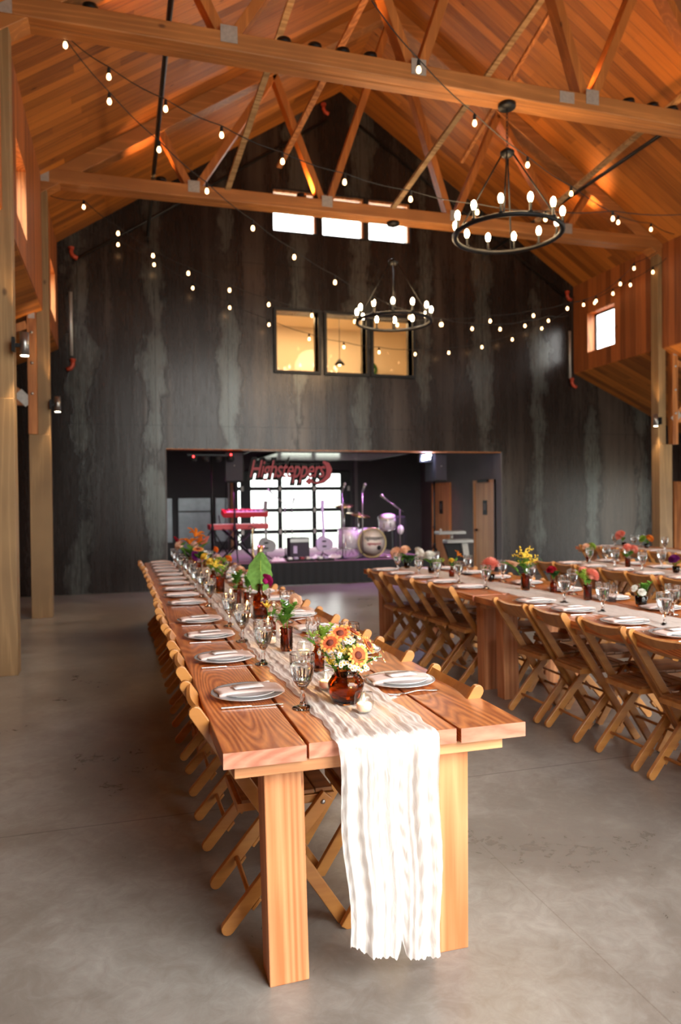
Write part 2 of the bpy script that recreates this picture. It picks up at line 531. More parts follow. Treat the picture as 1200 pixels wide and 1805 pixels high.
M = dict(
    roof=planks('roof_planks', (.13, .036, .006), (.52, .18, .028), .148, .55),
    board=planks('wall_boards', (.13, .036, .009), (.45, .14, .036), .138, .55),
    steel=steel_panels('blackened_steel_sheets'),
    floor=concrete('polished_concrete'),
    beam=wood('fir_beam_x', (.2, .07, .016), (.52, .21, .058), 0, 9, .55, .05, True, 0, .5),
    web=wood('fir_web_z', (.24, .07, .014), (.56, .2, .042), 2, 9, .55, .05, True, 0, .5),
    post=wood('pine_post', (.15, .088, .036), (.33, .205, .09), 2, 9, .6, .05, True, 0, .5),
    brace=wood('pale_brace', (.24, .14, .06), (.46, .3, .15), 0, 12, .6),
    knee=wood('orange_fir', (.3, .1, .025), (.6, .24, .07), 2, 12, .55),
    top=wood('table_top_fir', (.34, .08, .018), (.74, .275, .08), 1, 48, .28, .13, True, .4),
    end=wood('table_end_grain', (.46, .17, .1), (.66, .31, .2), 0, 26, .5, .3, False),
    leg=wood('table_leg_fir', (.5, .18, .06), (.7, .325, .145), 2, 26, .5, .03, False, 0, 1, True),
    cleat=wood('cleat_fir', (.48, .2, .08), (.7, .38, .17), 0, 16, .5, .05, False),
    chair=wood('chair_beech', (.44, .18, .04), (.56, .255, .062), 0, 10, .38, .08, False, .2),
    seat=wood('seat_slats', (.25, .1, .03), (.42, .19, .06), 0, 10, .42, .08, False, .1),
    door=wood('door_veneer', (.42, .2, .075), (.58, .31, .13), 2, 6, .45, .04, False),
    doortrim=wood('door_trim', (.42, .17, .05), (.58, .27, .09), 2, 6, .45, .04, False),
    black=simple('black_metal', (.012, .012, .013), .45, .6),
    blackm=simple('black_matte', (.006, .006, .007), .75),
    rubber=simple('black_cable_rubber', (.01, .01, .01), .6),
    gusset=simple('galvanised_plate', (.42, .4, .37), .5, .6, .12, 30),
    bolt=simple('bolt_steel', (.5, .5, .5), .35, .9),
    chrome=simple('polished_steel', (.75, .75, .76), .16, 1),
    silver=simple('cutlery_steel', (.8, .79, .78), .2, 1),
    satin=simple('satin_nickel', (.3, .29, .28), .32, .9),
    china=simple('white_china', (.84, .83, .8), .18, 0, .02, 4, Coat_Weight=.4),
    chinarim=simple('grey_rim_band', (.28, .29, .31), .25),
    napkin=simple('blush_linen', (.74, .60, .56), .9, 0, .05, 60),
    card=simple('white_card', (.82, .81, .82), .7),
    ink=simple('grey_print', (.35, .35, .38), .8),
    runner=cloth('white_gauze', (.84, .81, .775), .06),
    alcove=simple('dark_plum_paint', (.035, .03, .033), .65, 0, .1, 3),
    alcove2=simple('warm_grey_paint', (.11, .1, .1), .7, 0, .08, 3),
    carpet=simple('stage_carpet', (.22, .12, .16), .95, 0, .2, 90),
    skirt=simple('black_stage_skirt', (.008, .009, .012), .8),
    cream=simple('cream_plaster', (.75, .62, .45), .8),
    white=simple('white_plaster', (.8, .8, .78), .7),
    sprinkler=simple('orange_red_pipe', (.4, .05, .02), .5),
    pipe=simple('black_iron_pipe', (.014, .012, .011), .45, .4),
    bulb=emis('warm_bulb', (1.0, .55, .24), 7),
    candle_bulb=emis('candle_bulb', (1.0, .74, .42), 30),
    spotface=emis('downlight_face', (1.0, .85, .6), 12),
    flame=emis('flame', (1.0, .55, .18), 25),
    wax=simple('ivory_wax', (.85, .72, .55), .5, 0, 0, 8, Subsurface_Weight=.5),
    glass=glass('clear_glass', (1, 1, 1), 0, 1.42),
    votive=thin_glass('thin_clear_glass', (.97, .97, .96), 1.5),
    pane=thin_glass('window_glass', (.95, .97, .98), 1.45),
    amber=glass('amber_glass', (.5, .15, .025), .03, 1.38),
    amberd=glass('dark_amber_glass', (.4, .11, .035), .05, 1.38),
    water=glass('water', (1, 1, 1), 0, 1.33),
    green=petal('leaf_green', (.13, .3, .05)),
    lgreen=petal('lime_leaf', (.38, .55, .1)),
    dgreen=petal('dark_leaf', (.05, .14, .04)),
    bleaf=petal('big_leaf_green', (.15, .3, .07), .3),
    yellow=petal('yellow_petal', (.9, .66, .1)),
    pyellow=petal('pale_yellow_blossom', (.88, .74, .25)),
    orange=petal('orange_petal', (.9, .3, .05)),
    lily=petal('lily_petal', (.92, .26, .03)),
    tip=petal('gold_petal_tip', (.95, .55, .16)),
    inner=petal('coral_petal_base', (.78, .2, .08)),
    brown=simple('red_brown_disc', (.14, .025, .012), .8, 0, .3, 60),
    whitep=petal('white_petal', (.88, .87, .82)),
    ydisc=simple('yellow_disc', (.75, .5, .06), .8),
    coral=petal('coral_petal', (.9, .36, .28)),
    peach=petal('peach_petal', (.88, .6, .42)),
    blush=petal('blush_petal', (.85, .6, .52)),
    red=petal('crimson_petal', (.45, .02, .04)),
    magenta=petal('magenta_petal', (.4, .02, .14)),
    purple=petal('purple_petal', (.22, .03, .2)),
    drumskin=simple('drum_head', (.8, .72, .66), .5),
    drumshell=simple('pearl_shell', (.72, .66, .74), .25, .1, .1, 30),
    cymbal=simple('bronze_cymbal', (.55, .4, .2), .25, 1),
    hoop=simple('gold_hoop', (.5, .4, .2), .35, .6),
    signred=simple('sign_red', (.3, .015, .03), .5),
    redkb=simple('red_keyboard', (.42, .02, .03), .4),
    amp=simple('amp_grille', (.035, .03, .045), .7),
    ledr=emis('red_led', (1, .02, .02), 14),
    ledb=emis('blue_white_led', (.55, .6, 1), 40),
    reflection_white=simple('overhead_reflection_white', (.82, .83, .82), .22, 0, 0, 8, Coat_Weight=1.0, Coat_Roughness=.15),
    dimpane=simple('frosted_dim_daylight', (.2, .22, .25), .22, .1, .15, 5),
    brownwood=simple('brown_trim', (.3, .12, .04), .6),
    guitarw=simple('violet_guitar', (.5, .42, .62), .3),
    cajon=simple('dark_guitar', (.05, .02, .03), .3),
)

# ------------------------------------------------------------------ mesh helpers
class MB:
    def __init__(s):
        s.v, s.f, s.m, s.s = [], [], [], []
    def add(s, vs, fs, mi=0, smooth=False):
        n = len(s.v)
        s.v.extend([tuple(v) for v in vs])
        for f in fs:
            s.f.append(tuple(i + n for i in f))
            s.m.append(mi)
            s.s.append(smooth)
    def box(s, x0, x1, y0, y1, z0, z1, mi=0):
        vs = [(x, y, z) for x in (x0, x1) for y in (y0, y1) for z in (z0, z1)]
        s.add(vs, [(0, 1, 3, 2), (4, 6, 7, 5), (0, 4, 5, 1), (2, 3, 7, 6), (0, 2, 6, 4), (1, 5, 7, 3)], mi)
    def bar(s, p0, p1, wd, th, side=(0, 1, 0), mi=0, round_end=0):
        """bar from p0 to p1; th along `side`, wd across it; round_end rounds the p1/p0 outline"""
        p0, p1 = Vector(p0), Vector(p1)
        d = (p1 - p0).normalized()
        sd = Vector(side)
        sd = (sd - d * sd.dot(d)).normalized()
        u = sd.cross(d)
        if round_end:
            prof = []
            r = wd / 2
            for k in range(7):
                a = PI * k / 6
                prof.append((p1 - d * r) + u * r * math.cos(a) + d * r * math.sin(a))
            if round_end == 2:
                for k in range(7):
                    a = PI * k / 6
                    prof.append((p0 + d * r) - u * r * math.cos(a) - d * r * math.sin(a))
            else:
                prof += [p0 - u * r, p0 + u * r]
        else:
            prof = [p0 + u * wd / 2, p1 + u * wd / 2, p1 - u * wd / 2, p0 - u * wd / 2]
        n = len(prof)
        h = sd * th / 2
        vs = [q - h for q in prof] + [q + h for q in prof]
        fs = [tuple(range(n)), tuple(range(2 * n - 1, n - 1, -1))]
        fs += [(i, i + n, (i + 1) % n + n, (i + 1) % n) for i in range(n)]
        s.add(vs, fs, mi)
    def tube(s, pts, r, n=8, mi=0, cap=True, smooth=True):
        pts = [Vector(p) for p in pts]
        rs = r if isinstance(r, (list, tuple)) else [r] * len(pts)
        vs, fs = [], []
        prev = None
        for i, p in enumerate(pts):
            d = (pts[min(i + 1, len(pts) - 1)] - pts[max(i - 1, 0)]).normalized()
            a = Vector((0, 0, 1)) if abs(d.z) < .9 else Vector((1, 0, 0))
            u = d.cross(a).normalized() if prev is None else (prev - d * prev.dot(d)).normalized()
            prev = u
            v = d.cross(u)
            for k in range(n):
                t = 2 * PI * k / n
                vs.append(p + (u * math.cos(t) + v * math.sin(t)) * rs[i])
        for i in range(len(pts) - 1):
            for k in range(n):
                a, b = i * n + k, i * n + (k + 1) % n
                fs.append((a, b, b + n, a + n))
        if cap:
            fs.append(tuple(range(n - 1, -1, -1)))
            fs.append(tuple(range((len(pts) - 1) * n, len(pts) * n)))
        s.add(vs, fs, mi, smooth)
    def lathe(s, prof, c=(0, 0, 0), n=24, mi=0, smooth=True, rot=None, wob=None):
        """prof: list of (radius, z)"""
        vs, fs = [], []
        for j, (r, z) in enumerate(prof):
            for k in range(n):
                a = 2 * PI * k / n
                rr = r * (wob(a, z) if wob else 1)
                p = Vector((rr * math.cos(a), rr * math.sin(a), z))
                if rot:
                    p = rot @ p
                vs.append(p + Vector(c))
        for j in range(len(prof) - 1):
            for k in range(n):
                a, b = j * n + k, j * n + (k + 1) % n
                fs.append((a, b, b + n, a + n))
        if prof[0][0] > 1e-6:
            fs.append(tuple(range(n - 1, -1, -1)))
        if prof[-1][0] > 1e-6:
            fs.append(tuple(range((len(prof) - 1) * n, len(prof) * n)))
        s.add(vs, fs, mi, smooth)
    def ball(s, c, r, n=10, mi=0, squash=1):
        k = max(4, n // 2)
        s.lathe([(r * math.sin(PI * i / k) + 1e-7, -r * squash * math.cos(PI * i / k)) for i in range(k + 1)], c, n, mi)
    def torus(s, c, R_, r, n=48, k=8, mi=0, sz=1):
        vs, fs = [], []
        for i in range(n):
            a = 2 * PI * i / n
            for j in range(k):
                b = 2 * PI * j / k + PI / k
                rr = R_ + r * math.cos(b)
                vs.append((c[0] + rr * math.cos(a), c[1] + rr * math.sin(a), c[2] + r * sz * math.sin(b)))
        for i in range(n):
            for j in range(k):
                a, b = i * k + j, i * k + (j + 1) % k
                a2, b2 = ((i + 1) % n) * k + j, ((i + 1) % n) * k + (j + 1) % k
                fs.append((a, a2, b2, b))
        s.add(vs, fs, mi, True)
    def grid(s, fn, nu, nv, mi=0, smooth=True):
        vs = [fn(i / nu, j / nv) for i in range(nu + 1) for j in range(nv + 1)]
        fs = [(i * (nv + 1) + j, (i + 1) * (nv + 1) + j, (i + 1) * (nv + 1) + j + 1, i * (nv + 1) + j + 1) for i in range(nu) for j in range(nv)]
        s.add(vs, fs, mi, smooth)
    def build(s, name, mats, parent=None, bevel=0, loc=None, solid=0):
        me = bpy.data.meshes.new(name)
        me.from_pydata(s.v, [], s.f)
        if not isinstance(mats, (list, tuple)):
            mats = [mats]
        for m in mats:
            me.materials.append(M[m] if isinstance(m, str) else m)
        me.polygons.foreach_set('material_index', s.m)
        me.polygons.foreach_set('use_smooth', s.s)
        me.update()
        o = bpy.data.objects.new(name, me)
        C.objects.link(o)
        if parent:
            o.parent = parent
        if loc:
            o.location = loc
        if bevel:
            b = o.modifiers.new('bevel', 'BEVEL')
            b.width = bevel
            b.segments = 2
            b.limit_method = 'ANGLE'
        if solid:
            b = o.modifiers.new('solidify', 'SOLIDIFY')
            b.thickness = solid
        return o

def tag(o, label=None, cat=None, group=None, kind=None):
    if label:
        o['label'] = label
    if cat:
        o['category'] = cat
    if group:
        o['group'] = group
    if kind:
        o['kind'] = kind
    return o

def thing(name, label, cat, loc=(0, 0, 0), rotz=0, group=None):
    o = bpy.data.objects.new(name, None)
    o.empty_display_size = .1
    C.objects.link(o)
    o.location = loc
    o.rotation_euler = (0, 0, rotz)
    return tag(o, label, cat, group)

def struct(o):
    o['kind'] = 'structure'
    return o

def dup(root, loc, rotz=0, label=None, group=None, scale=None):
    def rec(o, parent):
        c = o.copy()
        C.objects.link(c)
        c.parent = parent
        for ch in kids.get(o.name, []):
            rec(ch, c)
        return c
    kids = {}
    def walk(o):
        kids[o.name] = list(o.children)
        for ch in o.children:
            walk(ch)
    walk(root)
    r = rec(root, None)
    r.location = loc
    r.rotation_euler = (0, 0, rotz)
    if label:
        r['label'] = label
    if group:
        r['group'] = group
    if scale:
        r.scale = (scale,) * 3
    return r

class Maker:
    """the first call places the prototype itself, the later ones place copies of it"""
    def __init__(s, proto):
        s.p, s.used = proto, False
    def __call__(s, loc, rotz=0, label=None, group=None, scale=None):
        if not s.used:
            s.used = True
            s.first = s.p
            s.p.location = loc
            s.p.rotation_euler = (0, 0, rotz)
            if label:
                s.p['label'] = label
            if group:
                s.p['group'] = group
            if scale:
                s.p.scale = (scale,) * 3
            return s.p
        return dup(s.p, loc, rotz, label, group, scale)

ORD = ['first', 'second', 'third', 'fourth', 'fifth', 'sixth', 'seventh', 'eighth', 'ninth', 'tenth', 'eleventh', 'twelfth', 'thirteenth', 'fourteenth', 'fifteenth']

# ------------------------------------------------------------------ the hall
XL, XR, XC, ZE, ZR, YW, YF = -.945, 8.855, 3.955, 5.81, 9.0, 12.9, -2.3
SL = (ZR - ZE) / (XC - XL)
ZS = 4.06          # foot of the clerestory walls, where the aisle roofs start
OL, OR = -4.6, 12.6   # outer walls of the aisles
ASL = .44
def roof_z(x):
    return ZR - abs(x - XC) * SL
def aisle_z(x):
    return ZS - (XL - x) * ASL if x < XL else ZS - (x - XR) * ASL

def holed_wall(name, mat, axis, at, th, xs0, xs1, top, holes, breaks=()):
    """wall slab in the plane axis=at, running xs0..xs1, top(x) high, with (x0,x1,z0,z1) holes"""
    xs = sorted(set([xs0, xs1] + [h[0] for h in holes] + [h[1] for h in holes] + list(breaks)))
    xs = [x for x in xs if xs0 <= x <= xs1]
    mb = MB()
    for a, b in zip(xs, xs[1:]):
        mid = (a + b) / 2
        hs = sorted([h for h in holes if h[0] <= mid <= h[1]], key=lambda h: h[2])
        z = 0 if not isinstance(top, tuple) else top[0]
        tf = top if not isinstance(top, tuple) else top[1]
        segs = []
        for h in hs:
            if h[2] > z:
                segs.append((z, z, h[2], h[2]))
            z = h[3]
        segs.append((z, z, tf(a + 1e-6), tf(b - 1e-6)))
        for (za, zb, ta, tb) in segs:
            pts = [(a, za), (b, zb), (b, tb), (a, ta)]
            if axis == 'y':
                vs = [(x, at, zz) for x, zz in pts] + [(x, at + th, zz) for x, zz in pts]
            else:
                vs = [(at, x, zz) for x, zz in pts] + [(at + th, x, zz) for x, zz in pts]
            mb.add(vs, [(0, 1, 2, 3), (7, 6, 5, 4), (0, 4, 5, 1), (1, 5, 6, 2), (2, 6, 7, 3), (3, 7, 4, 0)])
    return struct(mb.build(name, mat))

f = MB(); f.box(OL - .3, OR + .3, YF - .3, 17.4, -.2, 0)
struct(f.build('floor', 'floor'))

TOPW = [(2.68, 3.48), (3.59, 4.39), (4.48, 5.30)]
MIDW = [(2.71, 3.48), (3.64, 4.40), (4.54, 5.325)]
top_holes = [(a, b, 6.36, 7.1) for a, b in TOPW]
mid_holes = [(a, b, 3.865, 4.93) for a, b in MIDW]
OPX0, OPX1, OPZ = .745, 7.2, 2.445
def far_top(x):
    if x < XL or x > XR:
        return aisle_z(x)
    return roof_z(x)
holed_wall('wall_back', 'steel', 'y', YW, .3, OL, OR, far_top, top_holes + mid_holes + [(OPX0, OPX1, 0, OPZ)] , (XL, XR, XC))
holed_wall('wall_front', 'board', 'y', YF, -.25, OL, OR, far_top, [(.9, 1.8, 0, 5.6), (1.8, 6.1, 0, 7.1), (6.1, 8.6, 0, 5.6)], (XL, XR, XC))  # unseen; moved close, its openings enlarged and cut to shape the daylight
WY = [.9, 4.6, 8.32, 12.03]
wh = [(y - .43, y + .43, 4.37, 5.17) for y in WY]
holed_wall('wall_left', 'board', 'x', XL, -.22, YF, YW, (ZS, lambda x: ZE), wh)
holed_wall('wall_right', 'board', 'x', XR, .22, YF, YW, (ZS, lambda x: ZE), wh)
lowL = holed_wall('wall_left_aisle', 'board', 'x', OL, -.2, YF, YW, lambda x: aisle_z(OL), [])
lowR = holed_wall('wall_right_aisle', 'board', 'x', OR, .2, YF, YW, lambda x: aisle_z(OR), [(-1.2, 4.2, 0, 2.1), (6.0, 10.2, 0, 2.1)])

def slab(name, pts, mat, th=.12):
    mb = MB()
    vs = [Vector(p) for p in pts]
    mb.add(vs + [v + Vector((0, 0, th)) for v in vs], [(3, 2, 1, 0), (4, 5, 6, 7), (0, 1, 5, 4), (1, 2, 6, 5), (2, 3, 7, 6), (3, 0, 4, 7)])
    return struct(mb.build(name, mat))
slab('ceiling', [(XL, YF, ZE), (XC, YF, ZR), (XC, YW, ZR), (XL, YW, ZE)], 'roof')
slab('ceiling', [(XC, YF, ZR), (XR, YF, ZE), (XR, YW, ZE), (XC, YW, ZR)], 'roof')
slab('ceiling', [(OL, YF, aisle_z(OL) - .012), (XL - .01, YF, ZS - .012), (XL - .01, YW + .3, ZS - .012), (OL, YW + .3, aisle_z(OL) - .012)], 'roof')
slab('ceiling', [(XR + .01, YF, ZS - .012), (OR, YF, aisle_z(OR) - .012), (OR, YW + .3, aisle_z(OR) - .012), (XR + .01, YW + .3, ZS - .012)], 'roof')

# clerestory windows: timber lining, black frame, pane
wn = [0]
def win(axis_x, y0, y1, z0, z1, depth):
    wn[0] += 1
    o = thing('window_%d' % wn[0], None, None, (axis_x, (y0 + y1) / 2, z0))
    del_y = (y1 - y0) / 2
    s = 1 if depth > 0 else -1
    f_ = MB()
    t = .022
    for a, b, c, d in ((-del_y, del_y, 0, t), (-del_y, del_y, z1 - z0 - t, z1 - z0), (-del_y, -del_y + t, t, z1 - z0 - t), (del_y - t, del_y, t, z1 - z0 - t)):
        f_.box(min(0, depth), max(0, depth), a, b, c, d)
    f_.build('window_lining', 'knee', o)
    g = MB()
    for a, b, c, d in ((-del_y + t, del_y - t, t, t + .03), (-del_y + t, del_y - t, z1 - z0 - t - .03, z1 - z0 - t), (-del_y + t, -del_y + t + .03, t, z1 - z0 - t), (del_y - t - .03, del_y - t, t, z1 - z0 - t)):
        g.box(depth - s * .05, depth - s * .02, a, b, c, d)
    g.build('window_frame', 'black', o)
    p = MB()
    xx, ya, yb, za, zb = depth - s * .04, -del_y + t + .03, del_y - t - .03, t + .03, z1 - z0 - t - .03
    p.add([(xx, ya, za), (xx, yb, za), (xx, yb, zb), (xx, ya, zb)], [(0, 1, 2, 3)])
    p.build('pane', 'pane', o)
    return struct(o)
for a, b, c, d in wh:
    win(XL, a, b, c, d, -.22)
    win(XR, a, b, c, d, .22)

# windows in the steel wall
def wall_window(x0, x1, z0, z1, fr, mull, proud=.05):
    wn[0] += 1
    o = thing('window_%d' % wn[0], None, None, ((x0 + x1) / 2, YW, z0))
    hx, h = (x1 - x0) / 2, z1 - z0
    g = MB()
    for a, b, c, d in ((-hx - fr, hx + fr, -fr, 0), (-hx - fr, hx + fr, h, h + fr), (-hx - fr, -hx, 0, h), (hx, hx + fr, 0, h)):
        g.box(a, b, -proud, .2, c, d)
    if mull:
        g.box(-hx, hx, .1, .14, h - .13, h - .105)
    g.build('window_frame', 'black', o)
    p = MB()
    p.add([(-hx, .12, 0), (hx, .12, 0), (hx, .12, h), (-hx, .12, h)], [(0, 1, 2, 3)])
    p.build('pane', 'pane', o)
    return struct(o)
for a, b in MIDW:
    wall_window(a, b, 3.865, 4.93, .05, False)
for a, b in TOPW:
    o = wall_window(a, b, 6.36, 7.1, .025, False, .01)
    l = MB()
    l.box(-(b - a) / 2, (b - a) / 2, .03, .1, .70, .74)
    l.box((b - a) / 2 - .04, (b - a) / 2, .03, .1, 0, .70)
    l.build('window_lining', 'knee', o)

# upstairs room behind the middle windows
u = MB()
u.box(1.6, 6.6, YW + 3.2, YW + 3.3, 3.5, 5.9)
u.box(1.5, 1.6, YW + .3, YW + 3.3, 3.5, 5.9)
u.box(6.6, 6.7, YW + .3, YW + 3.3, 3.5, 5.9)
u.box(1.5, 6.7, YW + .3, YW + 3.3, 5.45, 5.55)
u.box(1.5, 6.7, YW + .3, YW + 3.3, 3.3, 3.4)
struct(u.build('wall_upstairs', 'cream'))
u = MB()
u.box(1.5, 6.7, YW + 2.6, YW + 2.8, 5.6, 9.0)
struct(u.build('wall_attic', 'white'))
lamp('upstairs_light', 'AREA', (3.9, YW + 1.7, 5.4), 62, (1, .66, .32), 2.6, 1.6, (3.9, YW + 1.7, 3.5))
lamp('attic_daylight', 'AREA', (4, YW + 1.4, 8.6), 420, (.95, .97, 1), 3, 2, (4, YW + 2.6, 6.6))

for k, (x, y) in enumerate(((3.15, 14.0), (3.45, 15.0), (4.9, 14.4))):
    t = thing('recessed_light', 'recessed ceiling light upstairs behind the ' + ('left window, nearer the glass', 'left window, deeper in the room', 'right window')[k], 'ceiling light', (x, y, 5.43), 0, 'recessed lights upstairs')
    m = MB(); m.lathe([(.11, 0), (.12, .02)], n=20); m.build('trim_ring', 'white', t)
    m = MB(); m.lathe([(.09, -.006), (.09, .004)], n=20); m.build('lens', 'spotface', t)
t = MB(); t.torus((0, 0, 0), .17, .035, 24, 8)
o = t.build('wreath', 'dgreen', loc=(5.55, YW + 3.16, 4.55)); o.rotation_euler = (PI / 2, 0, 0)
tag(o, 'round dark wreath on the cream wall upstairs, seen through the right window', 'wreath')
t = thing('sideboard', 'brown wooden cabinet upstairs seen low in the left window', 'cabinet', (3.3, YW + 2.6, 3.41))
m = MB(); m.box(-.55, .55, 0, .5, 0, .62); m.build('body', 'brownwood', t)
m = MB(); m.box(-.6, .6, -.04, .52, .62, .68); m.build('cabinet_top', 'doortrim', t)
t = thing('picture_frame', 'dark framed picture leaning upstairs behind the right window', 'picture', (6.05, YW + 3.1, 3.95))
m = MB(); m.box(-.28, .28, 0, .03, 0, .5); m.build('frame', 'black', t)
m = MB(); m.box(-.22, .22, -.01, 0, .06, .44); m.build('picture', 'alcove2', t)
t = thing('pendant_lamp', 'small pendant lamp hanging upstairs behind the middle window', 'lamp', (4.4, 14.6, 4.35))
m = MB(); m.tube([(0, 0, .1), (0, 0, 1.08)], .006, 6); m.build('cord', 'black', t)
m = MB(); m.lathe([(.02, .12), (.05, .08), (.11, 0)], n=16); m.build('shade', 'black', t)
m = MB(); m.ball((0, 0, .0), .035); m.build('bulb', 'bulb', t)

# ------------------------------------------------------------------ alcove behind the opening
def block(name, mat, *b):
    m = MB(); m.box(*b)
    return struct(m.build(name, mat))
GX0, GX1, GZ = 2.62, 5.36, 2.44
AY = 17.0
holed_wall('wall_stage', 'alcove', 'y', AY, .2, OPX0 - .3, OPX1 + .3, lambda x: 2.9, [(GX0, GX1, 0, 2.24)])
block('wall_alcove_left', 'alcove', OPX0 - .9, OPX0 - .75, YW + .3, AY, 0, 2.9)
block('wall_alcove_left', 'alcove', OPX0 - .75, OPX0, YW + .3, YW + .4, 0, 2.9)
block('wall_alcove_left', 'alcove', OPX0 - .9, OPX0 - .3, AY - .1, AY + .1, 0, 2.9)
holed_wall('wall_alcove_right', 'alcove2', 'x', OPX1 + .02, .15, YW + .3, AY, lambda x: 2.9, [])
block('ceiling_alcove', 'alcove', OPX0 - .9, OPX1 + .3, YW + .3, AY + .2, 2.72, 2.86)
block('trim_1', 'alcove2', OPX0, OPX0 + .02, YW - .012, YW + .3, 0, OPZ)
block('trim_2', 'knee', OPX0, OPX1, YW - .004, YW + .3, OPZ - .012, OPZ)
block('trim_3', 'alcove2', OPX1 - .02, OPX1, YW - .012, YW + .3, 0, OPZ)
# stage
SZ = .42
t = thing('stage_platform', 'low stage with mauve carpet and black skirt inside the opening', 'stage', (0, 0, 0))
m = MB(); m.box(1.35, 5.75, YW + .0, AY - .02, SZ - .05, SZ); m.build('stage_deck', 'carpet', t)
m = MB()
def skirt_f(a, b):
    x = 1.35 + 4.4 * a
    return (x, YW - .015 - .012 * math.sin(a * 190) * (1 - b * .6), SZ * .97 * b + .005)
m.grid(skirt_f, 200, 2); m.build('stage_skirt', 'skirt', t)
# sectional glass door at the back
d = thing('door_1', None, None, ((GX0 + GX1) / 2, AY + .02, 0))
hx = (GX1 - GX0) / 2
cols = [2.8, 3.615, 4.455, 5.235]
rows = [-.02, .30, .81, 1.32, 1.83, 2.23]
cx0 = (GX0 + GX1) / 2
for i, z in enumerate(rows):
    m = MB(); m.box(-hx, hx, -.02, .03, max(0, z - .045), z + .045); m.build('rail', 'black', d)
for i, x in enumerate(cols):
    wdt = .05 if i in (1, 2) else .12
    m = MB(); m.box(x - cx0 - wdt, x - cx0 + wdt, -.022, .032, 0, 2.25); m.build('stile', 'black', d)
m = MB(); m.add([(-hx, 0, 0), (hx, 0, 0), (hx, 0, 2.24), (-hx, 0, 2.24)], [(0, 1, 2, 3)]); m.build('pane', 'pane', d)
for z in rows[1:5]:
    for x in (cols[0] - .08, cols[1], cols[2], cols[3] + .08):
        m = MB(); m.box(x - cx0 - .03, x - cx0 + .03, -.04, -.02, z - .055, z + .055); m.build('hinge', 'gusset', d)
struct(d)
# raised glass door of the front opening, hanging flat under the alcove ceiling; its white pane paints in the window's reflection
d = thing('door_2', None, None, (4.2, 13.58, 2.45))
pn = MB(); pn.box(-1.3, 1.3, .05, 2.45, .0, .008)
pn.build('pane', 'reflection_white', d)
for y in (0, 2.45):
    m = MB(); m.box(-1.35, 1.35, y, y + .05, -.008, .05); m.build('rail', 'black', d)
for x in (-1.35, 1.3):
    m = MB(); m.box(x, x + .05, 0, 2.5, -.008, .05); m.build('stile', 'black', d)
struct(d)
# timber post and door track beside the glass door
m = MB(); m.box(2.44, 2.52, AY - .06, AY - .01, 0, 2.3)
struct(m.build('trim_4', 'brownwood'))
m = MB(); m.box(5.44, 5.52, AY - .1, AY - .02, 0, 2.6)
struct(m.build('trim_5', 'alcove2'))
m = MB(); m.tube([(2.36, AY - .25, .4), (2.36, AY - .25, 2.0), (2.4, AY - .5, 2.35), (2.5, AY - 1.2, 2.55), (2.6, YW + .6, 2.57)], .02, 8)
tag(m.build('door_track', 'satin'), 'thin metal overhead door track curving up beside the glass door', 'door track')
# frosted panels at the back left, dim daylight put into their grey-blue colour
for k, (a, b, z0, z1) in enumerate(((.74, 1.12, .62, 1.62), (1.26, 1.98, .05, 1.62), (2.10, 2.38, .62, 1.62))):
    d = thing('window_%d' % (40 + k), None, None, ((a + b) / 2, AY, z0))
    hw, hh = (b - a) / 2, z1 - z0
    m = MB()
    for p in ((-hw - .03, hw + .03, -.03, 0), (-hw - .03, hw + .03, hh, hh + .03), (-hw - .03, -hw, 0, hh), (hw, hw + .03, 0, hh)):
        m.box(p[0], p[1], -.04, 0, p[2], p[3])
    if k == 1:
        m.box(-hw, hw, -.035, 0, hh - .32, hh - .29)
    m.build('window_frame', 'alcove', d)
    m = MB(); m.box(-hw, hw, -.02, -.008, 0, hh); m.build('pane', 'dimpane', d)
    struct(d)
# two wooden doors in the right wall of the alcove
XA = OPX1 + .02
for k, (y0, y1) in enumerate(((13.1, 14.1), (15.25, 16.27))):
    d = thing('door_%d' % (3 + k), None, None, (XA, (y0 + y1) / 2, 0))
    hy = (y1 - y0) / 2
    m = MB(); m.box(-.02, 0, -hy + .06, hy - .06, .01, 1.86); m.build('door_leaf', 'door', d, .002)
    m = MB()
    m.box(-.04, 0, -hy, -hy + .06, 0, 1.92); m.box(-.04, 0, hy - .06, hy, 0, 1.92); m.box(-.04, 0, -hy + .06, hy - .06, 1.86, 1.92)
    m.build('door_frame', 'doortrim', d)
    m = MB(); m.box(-.028, -.019, -.09, .09, 1.2, 1.5); m.build('sign_plate', 'black', d)
    m = MB(); m.box(-.031, -.027, -.05, .05, 1.3, 1.44); m.build('sign_mark', 'alcove2', d)
    m = MB(); m.tube([(-.02, hy - .13, .88), (-.07, hy - .13, .88), (-.075, hy - .13, .88)], [.03, .012, .012], 10); m.tube([(-.07, hy - .13, .88), (-.07, hy - .24, .88)], .01, 8)
    m.build('door_handle', 'black', d)
    for z in (.3, 1.0, 1.6):
        m = MB(); m.box(-.03, -.018, -hy + .05, -hy + .07, z, z + .09); m.build('hinge', 'satin', d)
    if k == 0:
        m = MB(); m.box(-.09, -.04, -.2, .22, 1.87, 1.92); m.build('door_closer', 'black', d)
    struct(d)
m = MB(); pts = [(XA - .02, 15.2 - .0, 1.95)]
for i in range(13):
    a = i / 12
    pts.append((XA - .02, 15.2 - 1.05 * a, 1.95 - .1 * math.sin(PI * a)))
pts += [(XA - .02, 13.6, 1.96), (XA - .02, 13.45, 2.1), (XA - .02, 13.35, 2.6)]
m.tube(pts, .012, 6); tag(m.build('power_cable', 'rubber'), 'black cable sagging along the grey alcove wall above the two doors', 'cable')
